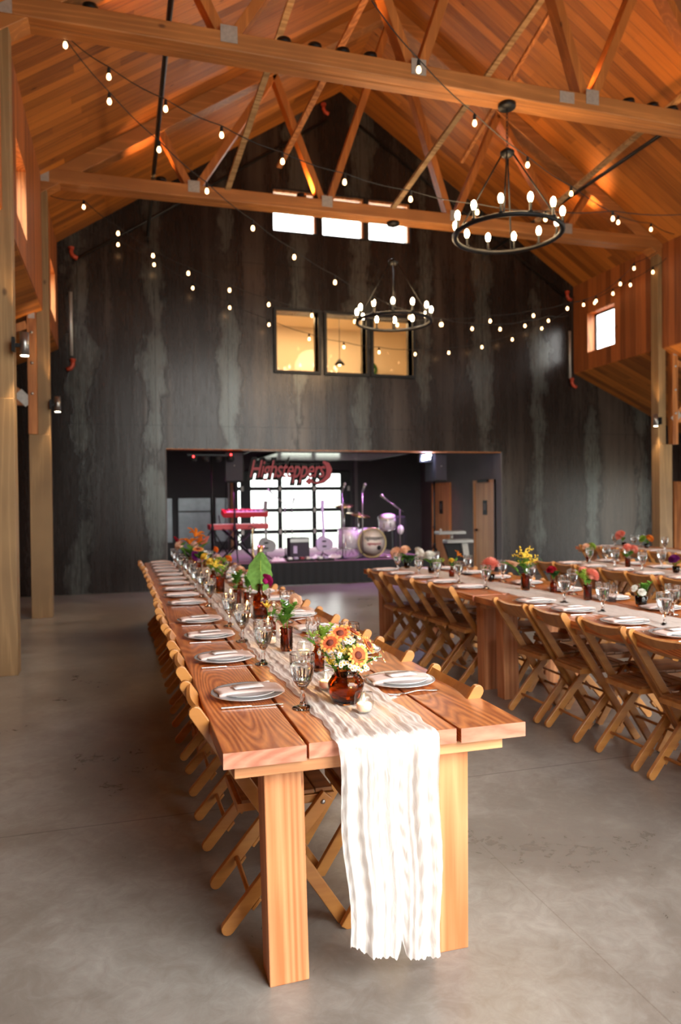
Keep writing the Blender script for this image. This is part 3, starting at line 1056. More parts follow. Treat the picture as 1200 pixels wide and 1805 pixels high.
# orange-brown door at the right end of the steel wall
d = thing('door_5', None, None, (11.75, YW, 0))
m = MB(); m.box(-.42, .42, -.03, 0, .01, 1.8); m.build('door_leaf', 'knee', d)
m = MB(); m.box(-.48, -.42, -.045, 0, 0, 1.86); m.box(.42, .48, -.045, 0, 0, 1.86); m.box(-.42, .42, -.045, 0, 1.8, 1.86); m.build('door_frame', 'knee', d)
struct(d)

# ------------------------------------------------------------------ posts, trusses, pipes
def posts(y, side, which):
    s = -1 if side == 'left' else 1
    xi = -.875 if s < 0 else 8.775
    t = thing('timber_post', 'pale timber post, %s side of the hall, %s' % (side, which), 'post', (xi, y + .1, 0), 0, 'timber posts')
    lo, hi = (s * .13 - .13, s * .13 + .13)
    m = MB(); m.box(lo, hi, -.1, .1, 0, 2.42); m.build('lower_post', 'post', t, .006)
    a, b = sorted((0, s * .15))
    m = MB(); m.box(a, b, -.08, .1, 2.42, 5.74); m.build('upper_post', 'post', t, .006)
    a, b = sorted((s * .152, s * .262))
    if s > 0:
        a, b = .26, .37
    m = MB(); m.box(a, b, -.12, -.0, 2.42, 4.12); kb = m.build('side_board', 'knee', t, .004)
    for z in (3.75, 3.35, 2.95 + .0):
        m = MB(); m.lathe([(.018, 0), (.018, .012)], ((a + b) / 2, -.12, z), 10, rot=Matrix.Rotation(PI / 2, 3, 'X')); m.build('bolt', 'bolt', kb)
    m = MB(); m.box(a + .015, b - .015, -.127, -.121, 3.93, 4.03); m.build('gusset_plate', 'gusset', kb)
    return t
PY = [-3.37, .06, 3.49, 6.92, 10.35]
for i, y in enumerate(PY):
    if y < 3:
        continue
    nm = {3.49: 'just outside the picture', 6.92: 'nearer one', 10.35: 'farther one, before the steel wall'}[y]
    posts(y, 'left', nm)
    posts(y, 'right', nm)

def aisle_truss(y, side, which):
    s = -1 if side == 'left' else 1
    x0 = -1.14 if s < 0 else 9.06
    xe = OL if s < 0 else OR
    t = thing('aisle_truss', 'small orange timber truss of the %s aisle beside the %s post' % (side, which), 'truss', (x0, y + .04, 2.8), 0, 'aisle trusses')
    L = (xe - x0)
    m = MB(); m.bar((0, 0, .05), (L, 0, .05), .1, .1, (0, 1, 0)); m.build('bottom_chord', 'knee', t)
    m = MB(); m.bar((0, 0, 1.05), (L, 0, 1.05 - abs(L) * ASL + .0), .1, .1, (0, 1, 0)); m.build('top_chord', 'knee', t)
    for k in range(2):
        m = MB(); m.bar((s * (.05 + k * .9), 0, .12), (s * (.75 + k * .75), 0, .72 - k * .3), .07, .07, (0, 1, 0)); m.build('web', 'knee', t)
    m = MB(); m.bar((s * -.02, -.056, .02), (s * .12, -.056, .16), .13, .006, (0, 1, 0)); m.build('gusset_plate', 'gusset', t)
for y in (6.92, 10.35):
    for sd in ('left', 'right'):
        aisle_truss(y + .0, sd, 'nearer' if y < 8 else 'farther')

def truss(y, which, ups):
    t = thing('roof_truss', 'fir roof truss spanning the hall, %s' % which, 'truss', (XC, y, 5.74), 0, 'roof trusses')
    cz0, cz1 = 0, .18
    A, B = -1.0 - XC, 9.1 - XC
    for k, (a, b) in enumerate(((.0, .128), (.132, .26))):
        m = MB(); m.box(A, B, a, b, cz0, cz1); m.build('bottom_chord', 'beam', t, .012)
    z = lambda x: roof_z(x) - 5.74
    for sx in (-1, 1):
        m = MB()
        p0 = (sx * (5.0), .13, z(XC + 5.0) - .10)
        p1 = (0.0, .13, z(XC) - .10)
        m.bar(p0, p1, .2, .235, (0, 1, 0)); m.build('top_chord', 'beam', t, .008)
    bn = [-2.92, -1.0, 1.05, 3.05]        # bottom nodes relative to the centre
    tn = [-3.35, -1.75, .05, 1.85, 3.5]
    webs = [(tn[0], bn[0], .13), (tn[1], bn[0], .19), (tn[1], bn[1], .24), (tn[2], bn[1], .2), (tn[2] + .02, bn[2], .2), (tn[3], bn[2], .24), (tn[3], bn[3], .19), (tn[4], bn[3], .13)]
    for xt, xb, yy in webs:
        zt = z(XC + xt) - .2
        off = .05 if xt < xb else -.05
        m = MB(); m.bar((xb - off, .13, .17), (xt, .13, zt), .1, .16, (0, 1, 0)); m.build('web', 'web', t, .006)
    for x in bn:
        m = MB(); m.box(x - .08, x + .08, -.006, -.001, .07, .23); m.build('gusset_plate', 'gusset', t)
    m = MB(); m.box(A + .02, A + .16, -.006, -.001, .0, .17); m.build('gusset_plate', 'gusset', t)
    m = MB(); m.box(B - .16, B - .02, -.006, -.001, .0, .17); m.build('gusset_plate', 'gusset', t)
    if which.startswith('nearest'):
        m = MB(); m.box(.64, .82, -.006, -.001, .04, .16); m.build('gusset_plate', 'gusset', t)
    return t
truss(3.49, 'overhead just outside the picture', [])
truss(6.92, 'nearest one, crossing the top of the picture', [])
truss(10.35, 'farther one, crossing in front of the steel wall', [])

up_proto = thing('uplight', None, 'spotlight')
m = MB(); m.lathe([(.045, 0), (.05, .012), (.05, .02), (.02, .024), (.02, .04)], n=14); m.build('base', 'black', up_proto)
m = MB(); m.lathe([(.07, .035), (.075, .045), (.07, .085), (.04, .09)], n=18); m.build('lamp_head', 'black', up_proto)
UP = Maker(up_proto)
k = 0
for y, xs in ((7.05, (-.2, 1.0, 1.59, 1.9, 2.19, 2.48, 5.0, 5.57, 5.9, 6.17, 7.4)), (10.48, (.6, 2.6, 2.85, 5.6, 7.0))):
    for x in xs:
        UP((x, y, 5.92), 0, 'small black uplight on top of the %s truss, %s from the left' % ('nearest' if y < 8 else 'farther', ORD[(k if y < 8 else k - 11)]), 'uplights on the trusses')
        k += 1

# pale diagonal braces between the trusses
BR = [((1.5, 10.38, 5.9), (2.07, 7.7, 7.6)), ((3.98, 10.38, 5.9), (5.2, 7.18, 7.95)), ((6.4, 10.3, 5.93), (7.0, 7.25, 6.72)), ((2.23, 10.3, 6.28), (2.9, 7.2, 7.5)), ((4.75, 9.6, 6.35), (5.1, 7.3, 7.6))]
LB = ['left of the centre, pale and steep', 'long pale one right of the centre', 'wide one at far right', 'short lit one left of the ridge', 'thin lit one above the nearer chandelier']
for (a, b), l in zip(BR, LB):
    m = MB()
    v = Vector(b) - Vector(a)
    ob = Vector(a)
    side = Vector((1, 0, 0)).cross(v).normalized()
    m.bar((0, 0, 0), v, .075 if 'thin' not in l else .045, .045, side)
    o = m.build('roof_brace', 'brace' if 'lit' not in l else 'knee', loc=ob)  # lit braces take orange wood, warm lamp light put into the colour
    tag(o, 'diagonal timber brace between the trusses, ' + l, 'brace', 'roof braces')

# iron pipes
def pipe(name, pts, r, label, mat='pipe', cat='pipe'):
    m = MB()
    o0 = Vector(pts[0])
    m.tube([Vector(p) - o0 for p in pts], r, 10)
    return tag(m.build(name, mat, loc=o0), label, cat)
pipe('sprinkler_pipe', [(.5, 2, 6.05), (.5, 12.85, 6.05)], .028, 'long black sprinkler pipe running towards the wall, left side')
pipe('sprinkler_pipe', [(6.9, 3, 6.3), (6.9, 12.85, 6.3)], .028, 'black sprinkler pipe running towards the wall, right of the chandeliers')
def wallpipe(pts, l):
    return pipe('sprinkler_branch', pts, .022, l)
wallpipe([(-.7, 12.875, 5.52), (.35, 12.875, 6.2), (3.7, 12.875, 8.45)], 'thin black sprinkler branch climbing the left gable slope')
wallpipe([(8.65, 12.875, 5.6), (4.2, 12.875, 8.5)], 'thin black sprinkler branch climbing the right gable slope')
pipe('drain_pipe', [(-.74, 12.868, 5.0), (-.74, 12.868, 3.95)], .03, 'upright grey pipe on the steel wall beside the left corner', 'gusset')
pipe('drain_pipe', [(8.74, 12.868, 4.9), (8.74, 12.868, 3.95)], .03, 'upright grey pipe on the steel wall beside the right corner', 'gusset')
def elbow(x, z, s, l):
    t = MB()
    t.tube([(0, 0, .11), (0, 0, .02), (s * .03, 0, -.03), (s * .1, 0, -.06)], .035, 10)
    t.lathe([(.048, 0), (.048, .03)], (0, 0, .09), 12)
    tag(t.build('pipe_elbow', 'sprinkler', loc=(x, 12.855, z)), l, 'pipe elbow')
elbow(-.72, 5.62, 1, 'orange-red pipe elbow high in the left corner of the steel wall')
elbow(-.72, 3.78, -1, 'orange-red pipe elbow low on the left edge of the steel wall')
elbow(8.68, 5.58, 1, 'orange-red pipe elbow under the roof at the right corner')
elbow(8.78, 3.83, 1, 'orange-red pipe elbow under the right clerestory wall')
elbow(3.62, 8.6, 1, 'orange-red pipe elbow just under the roof ridge')

# cylinder sconces on the posts
sc_proto = thing('wall_sconce', None, 'wall lamp')
m = MB(); m.box(-.10, -.075, -.035, .035, .03, .15); m.build('wall_plate', 'black', sc_proto)
m = MB(); m.box(-.08, -.03, -.015, .015, .07, .1); m.build('arm', 'black', sc_proto)
m = MB(); m.lathe([(.038, 0), (.038, .2), (.03, .2)], n=20); m.build('cylinder_shade', 'satin', sc_proto)
m = MB(); m.lathe([(.034, -.004), (.034, .006)], n=20); m.build('lens', 'spotface', sc_proto)
SC = Maker(sc_proto)
for (x, y, z, rz, l) in ((-.775, 6.85, 2.78, 0, 'metal cylinder sconce on the nearer left post'), (-.775, 10.32, 2.72, 0, 'metal cylinder sconce on the farther left post'), (8.675, 10.32, 2.72, PI, 'metal cylinder sconce on the farther right post'), (8.675, 6.85, 2.78, PI, 'metal cylinder sconce on the nearer right post')):
    SC((x, y, z), rz, l)
    if rz == 0 or y > 8:
        lamp('sconce_beam', 'SPOT', (x, y, z - .02), 26, (1, .7, .38), .03, None, (x, y, 0), R(70), .6)
        lamp('sconce_upbeam', 'SPOT', (x, y, z + .22), 22, (1, .6, .26), .03, None, (x + (-.05 if rz == 0 else .05), y, 5), R(60), .7)

# warm light thrown up at the roof by the uplights
for x, y in ((.2, 7.05), (2.0, 7.05), (5.0, 7.05), (6.6, 7.05), (8.0, 7.05), (.5, 10.48), (2.7, 10.48), (5.6, 10.48), (7.3, 10.48), (1.0, 3.6), (3.9, 3.6), (7.0, 3.6)):
    lamp('uplight_beam', 'SPOT', (x, y, 6.03), 40, (1, .46, .14), .06, None, (x + (.2 if x < 4 else -.2), y + .5, 9), R(125), .6)

# ------------------------------------------------------------------ chandeliers
def chandelier(x, y, ztop, zhub, zring, rad, label, rot):
    t = thing('ring_chandelier', label, 'chandelier', (x, y, zring), rot, 'iron ring chandeliers')
    m = MB(); m.torus((0, 0, 0), rad, .03, 64, 8, 0, .8); m.build('ring', 'black', t)
    m = MB(); m.lathe([(.02, zhub - zring + .05), (.075, zhub - zring + .01), (.075, zhub - zring - .02), (.03, zhub - zring - .05)], n=20); m.build('hub', 'black', t)
    m = MB(); m.lathe([(.09, ztop - zring - .045), (.095, ztop - zring - .03), (.095, ztop - zring), ], n=24); m.build('canopy', 'black', t)
    m = MB()
    n = int((ztop - zhub) / .045)
    for i in range(n):
        z = zhub - zring + .04 + (ztop - zhub - .06) * (i + .5) / n
        h = .026
        pts = []
        for k in range(9):
            a = 2 * PI * k / 8
            q = (.012 * math.cos(a), 0, h * math.sin(a)) if i % 2 else (0, .012 * math.cos(a), h * math.sin(a))
            pts.append((q[0], q[1], z + q[2]))
        m.tube(pts, .0035, 5, cap=False)
    m.build('chain', 'black', t)
    for k in range(4):
        a = PI / 4 + k * PI / 2
        m = MB(); m.tube([(rad * math.cos(a), rad * math.sin(a), .02), (.05 * math.cos(a), .05 * math.sin(a), zhub - zring)], .009, 6)
        m.build('rod', 'black', t)
    for k in range(12):
        a = 2 * PI * (k + .4) / 12
        px, py = rad * math.cos(a), rad * math.sin(a)
        m = MB(); m.lathe([(.028, .02), (.028, .03), (.014, .035), (.014, .12)], (px, py, 0), 10); h = m.build('candle_holder', 'black', t)
        m = MB(); m.lathe([(.014, .12), (.026, .15), (.029, .175), (.02, .205), (.004, .22)], (px, py, 0), 12); m.build('bulb', 'candle_bulb', h)
    lamp('chandelier_light', 'POINT', (x, y, zring + .25), 60, (1, .66, .34), .35)
chandelier(4.03, 7.05, 5.74, 5.22, 4.35, .565, 'larger-looking black iron ring chandelier hanging from the nearest truss', .2)
chandelier(4.03, 10.48, 5.74, 5.14, 4.23, .565, 'smaller-looking black iron ring chandelier in front of the middle windows', .45)

# ------------------------------------------------------------------ string lights
STR = {
 'S1': [(-.45, 7.25, 5.82), (-.43, 7.25, 5.73), (-.05, 7.27, 5.51), (.47, 7.3, 5.3), (1.01, 7.32, 5.13), (1.63, 7.35, 4.96), (2.3, 7.38, 4.84), (3.06, 7.42, 4.76), (3.88, 7.46, 4.72), (4.78, 7.5, 4.75), (5.74, 7.55, 4.87), (6.78, 7.6, 5.05)],
 'S2': [(-.45, 7.26, 5.83), (-.05, 7.5, 5.4), (.43, 7.79, 5.13), (.95, 8.1, 4.89), (1.51, 8.43, 4.66), (2.08, 8.78, 4.49), (2.71, 9.16, 4.34), (3.37, 9.55, 4.22), (4.08, 9.97, 4.17), (4.79, 10.4, 4.21), (5.53, 10.84, 4.29), (6.29, 11.29, 4.43), (7.05, 11.75, 4.64), (7.83, 12.21, 4.89), (8.6, 12.68, 5.16)],
 'S3': [(-.86, 10.75, 5.71), (-.43, 10.75, 5.6), (.02, 10.75, 5.28), (.49, 10.75, 5.01), (.98, 10.75, 4.8), (1.57, 10.75, 4.6), (2.15, 10.75, 4.43), (2.81, 10.75, 4.31), (3.49, 10.75, 4.26), (4.19, 10.75, 4.25), (4.93, 10.75, 4.3), (5.81, 10.75, 4.41), (6.61, 10.75, 4.55), (7.26, 10.75, 4.71), (7.79, 10.7, 4.86), (8.2, 10.6, 5.15), (8.4, 10.5, 5.4), (8.7, 10.3, 5.65)],
 'S4': [(-.49, 12.6, 5.95), (.02, 12.6, 5.75), (.59, 12.6, 5.47), (1.22, 12.6, 5.13), (1.84, 12.6, 4.84), (2.52, 12.6, 4.59), (3.24, 12.6, 4.38), (3.88, 12.6, 4.27), (4.55, 12.6, 4.21), (5.26, 12.6, 4.21), (5.94, 12.6, 4.27), (6.63, 12.6, 4.41), (7.28, 12.6, 4.59), (7.93, 12.6, 4.84), (8.55, 12.6, 5.26)],
 'S5': [(1.97, 5.55, 5.48), (2.52, 5.9, 5.21), (3.32, 6.42, 5.12), (4.27, 7.04, 5.11), (5.25, 7.68, 5.17), (6.57, 8.53, 5.27), (7.74, 9.29, 5.56), (8.7, 9.9, 5.8)],
 'S7': [(8.57, 12.61, 5.32), (8.6, 12.2, 5.24), (8.63, 11.9, 5.2), (8.66, 11.4, 5.24), (8.68, 10.95, 5.27), (8.7, 10.4, 5.33), (8.72, 10.1, 5.38)],
}
SL_LAB = {'S1': 'string of warm bulbs sagging across the hall just behind the nearest truss', 'S2': 'string of warm bulbs running from the upper left to the far right corner',
          'S3': 'string of warm bulbs sagging behind the farther truss', 'S4': 'lowest string of warm bulbs sagging close to the steel wall',
          'S5': 'nearest string of large-looking bulbs falling to the right in front of the chandelier', 'S7': 'short string of bulbs along the right clerestory wall above its window'}
sock = MB(); sock.lathe([(.006, .0), (.013, -.012), (.016, -.03), (.016, -.062), (.019, -.066)], n=10)
bul = MB(); bul.lathe([(.012, -.066), (.017, -.077), (.0215, -.094), (.019, -.112), (.009, -.122), (.001, -.124)], n=12)
sock_o = bul_o = None
for kx, pts in STR.items():
    o0 = Vector(pts[0])
    t = thing('string_lights', SL_LAB[kx], 'string lights', o0, 0, 'festoon strings')
    P = [Vector(p) - o0 for p in pts]
    if kx != 'S7':
        tops = [P[0]] + [p + Vector((0, 0, .1)) for p in P[1:-1]] + [P[-1]]
    else:
        tops = [p + Vector((0, 0, .1)) for p in P]
    cur = []
    for i in range(len(tops) - 1):
        for q in range(5):
            a = q / 5
            p = tops[i].lerp(tops[i + 1], a)
            p.z -= .025 * math.sin(PI * a)
            cur.append(p)
    cur.append(tops[-1])
    m = MB(); m.tube(cur, .0055, 5); m.build('cord', 'rubber', t)
    ids = range(1, len(P) - 1) if kx != 'S7' else range(len(P))
    for i in ids:
        if kx == 'S7' and i in (0, len(P) - 1):
            continue
        if sock_o is None:
            sock_o = sock.build('socket', 'blackm', t)
            bul_o = bul.build('bulb', 'bulb', sock_o)
            so = sock_o
        else:
            so = sock_o.copy(); C.objects.link(so); so.parent = t
            b = bul_o.copy(); C.objects.link(b); b.parent = so
        so.location = tops[i]

# ------------------------------------------------------------------ tables
def board(mb, x0, x1, y0, y1, z0, z1, seed):
    """plank with slightly wavy long edges"""
    rnd = random.Random(seed)
    n = 16
    ph = rnd.random() * 6
    vs, fs = [], []
    for i in range(n + 1):
        a = i / n
        y = y0 + (y1 - y0) * a
        wv = .0025 * math.sin(a * 5 + ph)
        for x, z in ((x0 + wv, z0), (x1 + wv * .6, z0), (x1 + wv * .6, z1), (x0 + wv, z1)):
            vs.append((x, y, z))
    for i in range(n):
        for k in range(4):
            a, b = i * 4 + k, i * 4 + (k + 1) % 4
            fs.append((a, b, b + 4, a + 4))
    mb.add(vs, fs)
    mb.add(vs[:4], [(0, 1, 2, 3)], 1)
    mb.add(vs[-4:], [(3, 2, 1, 0)], 1)

TW, TL, TH = .98, 2.42, .76
def table(loc, rz, label, front=False):
    """origin: near left corner on the floor; x across, y along"""
    t = thing('farm_table', label, 'table', loc, rz, 'long farm tables')
    edges = [(0, .247), (.259, .495), (.502, .738), (.75, TW)]
    offs = [0.0, .012, .004, -.004]
    for k, (a, b) in enumerate(edges):
        m = MB(); board(m, a, b, offs[k], TL - offs[k] * .5, TH - .047, TH, hash((round(loc[1], 1), k)) % 97)
        m.build('tabletop_board', ['top', 'end'], t, .003)
    for y in (.022, TL / 2 - .05, TL - .12):
        m = MB(); m.box(.033, TW - .07, y, y + .1, TH - .086, TH - .048); m.build('cleat', 'cleat', t, .002)
    for x, ln in ((.13, .012), (.69, -.004)):
        for y in (.08, TL - .19):
            m = MB(); m.bar((x + .0625 + ln, y + .055, 0), (x + .0625, y + .055, TH - .087), .125, .11, (0, 1, 0))
            m.build('leg', 'leg', t, .004)
    for y in (.1, TL - .17):
        m = MB(); m.box(.255, .69, y + .03, y + .07, TH - .125, TH - .087); m.build('apron', 'cleat', t, .002)
    m = MB(); m.box(.45, .53, .17, TL - .17, TH - .14, TH - .087); m.build('stringer', 'cleat', t, .002)
    return t
T1X, T1Y = .275, 2.11
secs = [T1Y, T1Y + TL + .012, T1Y + 2 * (TL + .012)]
for i, y in enumerate(secs):
    table((T1X, y, 0), 0, 'farm table section %s of the nearest long table' % ('at the front end', 'in the middle', 'at the far end')[i])
T2 = [((2.575, 2.62, 0), 0), ((2.575, 5.07, 0), R(1.6))]
table((2.575, .17, 0), 0, 'farm table section of the second long table, cut off by the right edge')
table(*T2[0], 'farm table section of the second long table, nearer one fully in view')
table(*T2[1], 'farm table section of the second long table, far end nearest the stage')
for i, y in enumerate((.17, 2.62, 5.07)):
    if y > 1:
        table((4.62, y, 0), 0, 'farm table section of the third long table, %s end' % ('nearer', 'far')[i - 1])
for i, y in enumerate((5.05, 7.5)):
    table((6.82, y, 0), 0, 'farm table section of the rightmost long table, %s end' % ('nearer', 'far')[i])

# ------------------------------------------------------------------ folding chairs (origin between the rear feet, faces +x)
def make_chair():
    t = thing('folding_chair', 'chair', 'chair', (0, 0, 0), 0, 'wooden folding chairs')
    top, foot = Vector((-.095, 0, .805)), Vector((.43, 0, 0))
    for s in (-1, 1):
        m = MB(); off = Vector((0, s * .187, 0))
        m.bar(foot + off, top + off, .045, .024, (0, 1, 0), 0, 1)
        o = m.build('side_rail', 'chair', t, .003)
    for s in (-1, 1):
        m = MB(); off = Vector((0, s * .158, 0))
        d = Vector((.37, 0, .435)).normalized()
        m.bar(Vector((.38, 0, .445)) + off, Vector((0.005, 0, .012)) + off, .046, .024, (0, 1, 0), 0, 1)
        n = Vector((d.z, 0, -d.x))
        for q in (.13, .22):
            c = d * q + n * .027 + off
            m.bar(c, c + d * .045, .012, .024, (0, 1, 0))
        m.build('rear_leg', 'chair', t, .003)
    m = MB()
    rd = (top - foot).normalized()
    c = top - rd * .075
    u_ = Vector((rd.z, 0, -rd.x))
    def bk(a, b):
        y = -.178 + .356 * a
        bow = -.018 * math.sin(PI * a)
        return c + rd * (.052 - .104 * b) + u_ * (.006 + bow) + Vector((0, y, 0))
    m.grid(bk, 10, 1, 0, False)
    m.build('backrest', 'chair', t, 0, None, .015)
    m = MB()
    for k in range(5):
        x0 = .075 + k * .066
        m.box(x0, x0 + .062, -.145, .145, .443 + k * .002, .457 + k * .002)
    m.build('seat_slats', 'seat', t, .002)
    m = MB()
    for y in (-.144, .12):
        m.box(.06, .41, y, y + .024, .415, .444)
    m.box(.385, .41, -.12, .12, .415, .446)
    m.box(.06, .08, -.12, .12, .415, .444)
    sf = m.build('seat_frame', 'chair', t, .002)
    for s in (-1, 1):
        m = MB(); m.lathe([(.009, 0), (.007, .004)], (.36, s * .171, .425), 10, rot=Matrix.Rotation(-s * PI / 2, 3, 'X')); m.build('pivot_bolt', 'bolt', sf)
    d2 = Vector((.37, 0, .435)).normalized()
    p = d2 * .155
    m = MB(); m.tube([(p.x, -.15, p.z), (p.x, .15, p.z)], .009, 8); m.build('rung', 'chair', t)
    p = foot + rd * .22
    m = MB(); m.tube([(p.x, -.18, p.z), (p.x, .18, p.z)], .009, 8); m.build('rung', 'chair', t)
    return t
CH = Maker(make_chair())
rc = random.Random(3)
L1 = [2.655, 3.29, 3.9, 4.44, 5.1, 5.66, 6.2, 6.72, 7.2, 7.62, 8.08, 8.55, 9.0]
for i, y in enumerate(L1):
    CH((.315 + rc.uniform(-.008, .008) - (.02 if i > 10 else 0), y, 0), R(rc.uniform(-1.5, 1.5)), 'wooden folding chair, left side of the nearest long table, %s from the front' % ORD[i])
R1 = [2.61, 3.27, 3.86, 4.42, 5.15, 5.62, 6.2, 6.72, 7.2, 7.62, 8.08, 8.55, 9.0]
for i, y in enumerate(R1):
    CH((1.155 + rc.uniform(-.008, .008), y, 0), PI + R(rc.uniform(-1.5, 1.5)), 'wooden folding chair, right side of the nearest long table, %s from the front' % ORD[i])
L2 = [2.03, 2.55, 3.07, 3.50, 4.02, 4.42, 5.48, 5.9, 6.3, 6.66, 7.0]
L2x = [2.62, 2.62, 2.625, 2.625, 2.615, 2.605, 2.62, 2.58, 2.55, 2.515, 2.49]
L2 = [2.58, 3.04, 3.49, 4.0, 4.42, 5.5, 5.87, 6.2, 6.52, 6.85]
L2x = [2.63, 2.635, 2.635, 2.62, 2.60, 2.58, 2.56, 2.535, 2.51, 2.485]
for i, (y, x) in enumerate(zip(L2, L2x)):
    CH((x, y, 0), R(rc.uniform(-2, 2)), 'wooden folding chair, left side of the second long table, %s from the right' % ORD[i])
for i, y in enumerate([3.2, 3.75, 4.3, 4.8, 5.4, 5.95, 6.5, 7.05]):
    CH((3.43, y, 0), PI + R(rc.uniform(-2, 2)), 'wooden folding chair, far side of the second long table, %s from the right' % ORD[i])
for i, y in enumerate([4.75, 5.2, 5.68, 6.05, 6.46, 6.88, 7.25]):
    CH((4.65, y, 0), R(rc.uniform(-2, 2)), 'wooden folding chair, left side of the third long table, %s from the right' % ORD[i])
for i, y in enumerate([5.5, 6.1, 6.7, 7.2]):
    CH((5.49, y, 0), PI + R(rc.uniform(-2, 2)), 'wooden folding chair, far side of the third long table, %s from the right' % ORD[i])
for i, y in enumerate([6.9, 7.45, 7.95, 8.45, 8.95, 9.45]):
    CH((6.79, y, 0), R(rc.uniform(-2, 2)), 'wooden folding chair, left side of the rightmost long table, %s from the right' % ORD[i])

# ------------------------------------------------------------------ runners
def runner(name, label, xc, w0, y0, y1, nv, du, drop=False, seed=1, rz=0.0):
    rnd = random.Random(seed)
    ph = [rnd.random() * 6.28 for _ in range(12)]
    def surf(u, v, dropz=None):
        # u 0..1 across, v metres along from y0
        c = xc + .018 * math.sin(v * .9 + ph[0]) + rz * v
        wd = w0 * (1 + .10 * math.sin(v * 1.3 + ph[1]) + .05 * math.sin(v * 4.1 + ph[2]))
        e = .006 * math.sin(v * 21 + ph[3] + (3 if u > .5 else 0)) + .004 * math.sin(v * 47 + ph[4])
        x = c + (u - .5) * wd + (e * (2 * u - 1))
        s = 0
        for k, (fq, am) in enumerate(((3.1, .45), (5.2, .8), (8.3, .9), (13.7, .55), (22.0, .3))):
            s += am * math.sin(6.283 * fq * u + ph[5 + k] + 1.3 * math.sin(v * (1.1 + .7 * k) + ph[k]))
        edge = min(1, min(u, 1 - u) / .05)
        fade = 1 - .35 * (abs(math.sin(v * 1.7 + ph[2])))
        h = (.009 + .0026 * s) * fade
        h += .0018 * math.sin(v * 70 + 9 * u + 4 * math.sin(u * 15)) * math.sin(u * 9 + v * 3)
        return x, h, edge
    m = MB()
    nu = du
    length = y1 - y0
    nl = nv
    if drop:
        # rows: from the bottom of the hanging part up, over the edge, along the table
        rows = []
        nd_ = 110
        for i in range(nd_):
            rows.append(('d', 1 - i / nd_))
        for i in range(nl + 1):
            rows.append(('t', i / nl * length))
        def fn(a, b):
            i = int(round(a * (len(rows) - 1)))
            kind, q = rows[i]
            u = b
            if kind == 't':
                x, h, ed = surf(u, q)
                y = y0 + q
                z = TH + .002 + max(.0, h) * (.4 + .6 * ed)
                if q < .05:
                    z -= 0
                return (x, y, z)
            x, h, ed = surf(u, 0)
            # hem: two uneven lobes
            hem = .062 + .06 * math.exp(-((u - .56) / .035) ** 2) + .045 * (1 - u) ** 2 + .02 * math.exp(-((u - .05) / .08) ** 2) + .003 * math.sin(u * 75) + .002 * math.sin(u * 151)
            if .27 < u < .36:
                hem += .0
            hem += .02 * (1 - u)
            s0 = 0.0
            q2 = q
            for k, (fq, am) in enumerate(((2.2, .9), (4.3, 1.0), (7.1, .8), (12.3, .45), (19.0, .25))):
                s0 += am * math.sin(6.283 * fq * u + ph[5 + k] + .8 * q2 * math.sin(k + ph[k]) * 1.6)
            deep = min(1, q2 * 6)
            yy = y0 - .018 - (.012 * min(1, q2 * 10)) - .0045 * s0 * (.35 + .65 * deep)
            yy += .0016 * math.sin(q2 * 60 + u * 22 + 3 * math.sin(u * 17))
            xx = xc + (x - xc) * (1 - .10 * min(1, q2 * 1.1)) + .020 * q2 + .006 * math.sin(q2 * 9 + ph[1] + u * 2)
            z = TH + .004 - (TH - hem) * q2
            z = max(z, .02)
            if q2 < .03:
                yy = y0 - .012 - .01 * (q2 / .03) + 0
            return (xx, yy, z)
        m.grid(fn, len(rows) - 1, nu)
    else:
        def fn(a, b):
            x, h, ed = surf(b, a * length)
            return (x, y0 + a * length, TH + .002 + max(0, h) * (.4 + .6 * ed))
        m.grid(fn, nl, nu)
    o = m.build(name, 'runner')
    return tag(o, label, 'table runner', 'gauze table runners')
runner('table_runner', 'white gauze runner on the nearest long table, hanging over its front end', .76, .30, T1Y - .004, 9.3, 620, 110, True, 4)
runner('table_runner', 'white gauze runner along the second long table', 3.08, .3, .3, 7.45, 300, 40, False, 9, -.012)
runner('table_runner', 'white gauze runner along the third long table', 5.11, .32, 3.0, 7.4, 150, 24, False, 12)
runner('table_runner', 'white gauze runner along the rightmost long table', 7.31, .32, 6.0, 9.85, 130, 20, False, 15)

# ------------------------------------------------------------------ place settings
TZ = TH + .001
def plate_mb(r, h, rim=True):
    m = MB()
    m.lathe([(r * .58, 0), (r * .6, .002), (r * .72, h * .45), (r * .985, h), (r, h + .001), (r * .985, h + .0035), (r * .72, h * .55 + .003), (r * .62, .006), (.0001, .005)], n=40)
    return m
def plate_proto(name, r, h):
    t = thing(name, name, 'plate')
    plate_mb(r, h).build('plate_body', 'china', t)
    m = MB(); m.lathe([(r * .965, h + .0036), (r * .985, h + .0042), (r * 1.0, h + .0028)], n=40)
    m.build('rim_line', 'chinarim', t)
    return t
DP = Maker(plate_proto('dinner_plate', .137, .016))
SP = Maker(plate_proto('salad_plate', .108, .014))
def napkin_mesh(seed):
    """folded linen band laid across the plates, ends drooping"""
    rnd = random.Random(seed)
    p = [rnd.random() * 6 for _ in range(4)]
    m = MB()
    Lh, Wh = .122, .052
    def z(x, y):
        d = (x / Lh)
        return .0345 - .006 * d ** 4 + .002 * math.sin(x * 30 + p[0]) + .0015 * math.sin(y * 60 + p[1] + x * 20)
    def top(a, b):
        x, y = -Lh + 2 * Lh * a, -Wh + 2 * Wh * b
        return (x + .003 * math.sin(y * 50 + p[2]), y * (1 + .12 * a) + .003 * math.sin(x * 25 + p[3]), z(x, y))
    m.grid(top, 16, 8)
    return m
NK = []
for q in range(3):
    o = napkin_mesh(q).build('linen_napkin', 'napkin', solid=.010)
    tag(o, 'x', 'napkin', 'blush linen napkins')
    NK.append(Maker(o))
cm = MB()
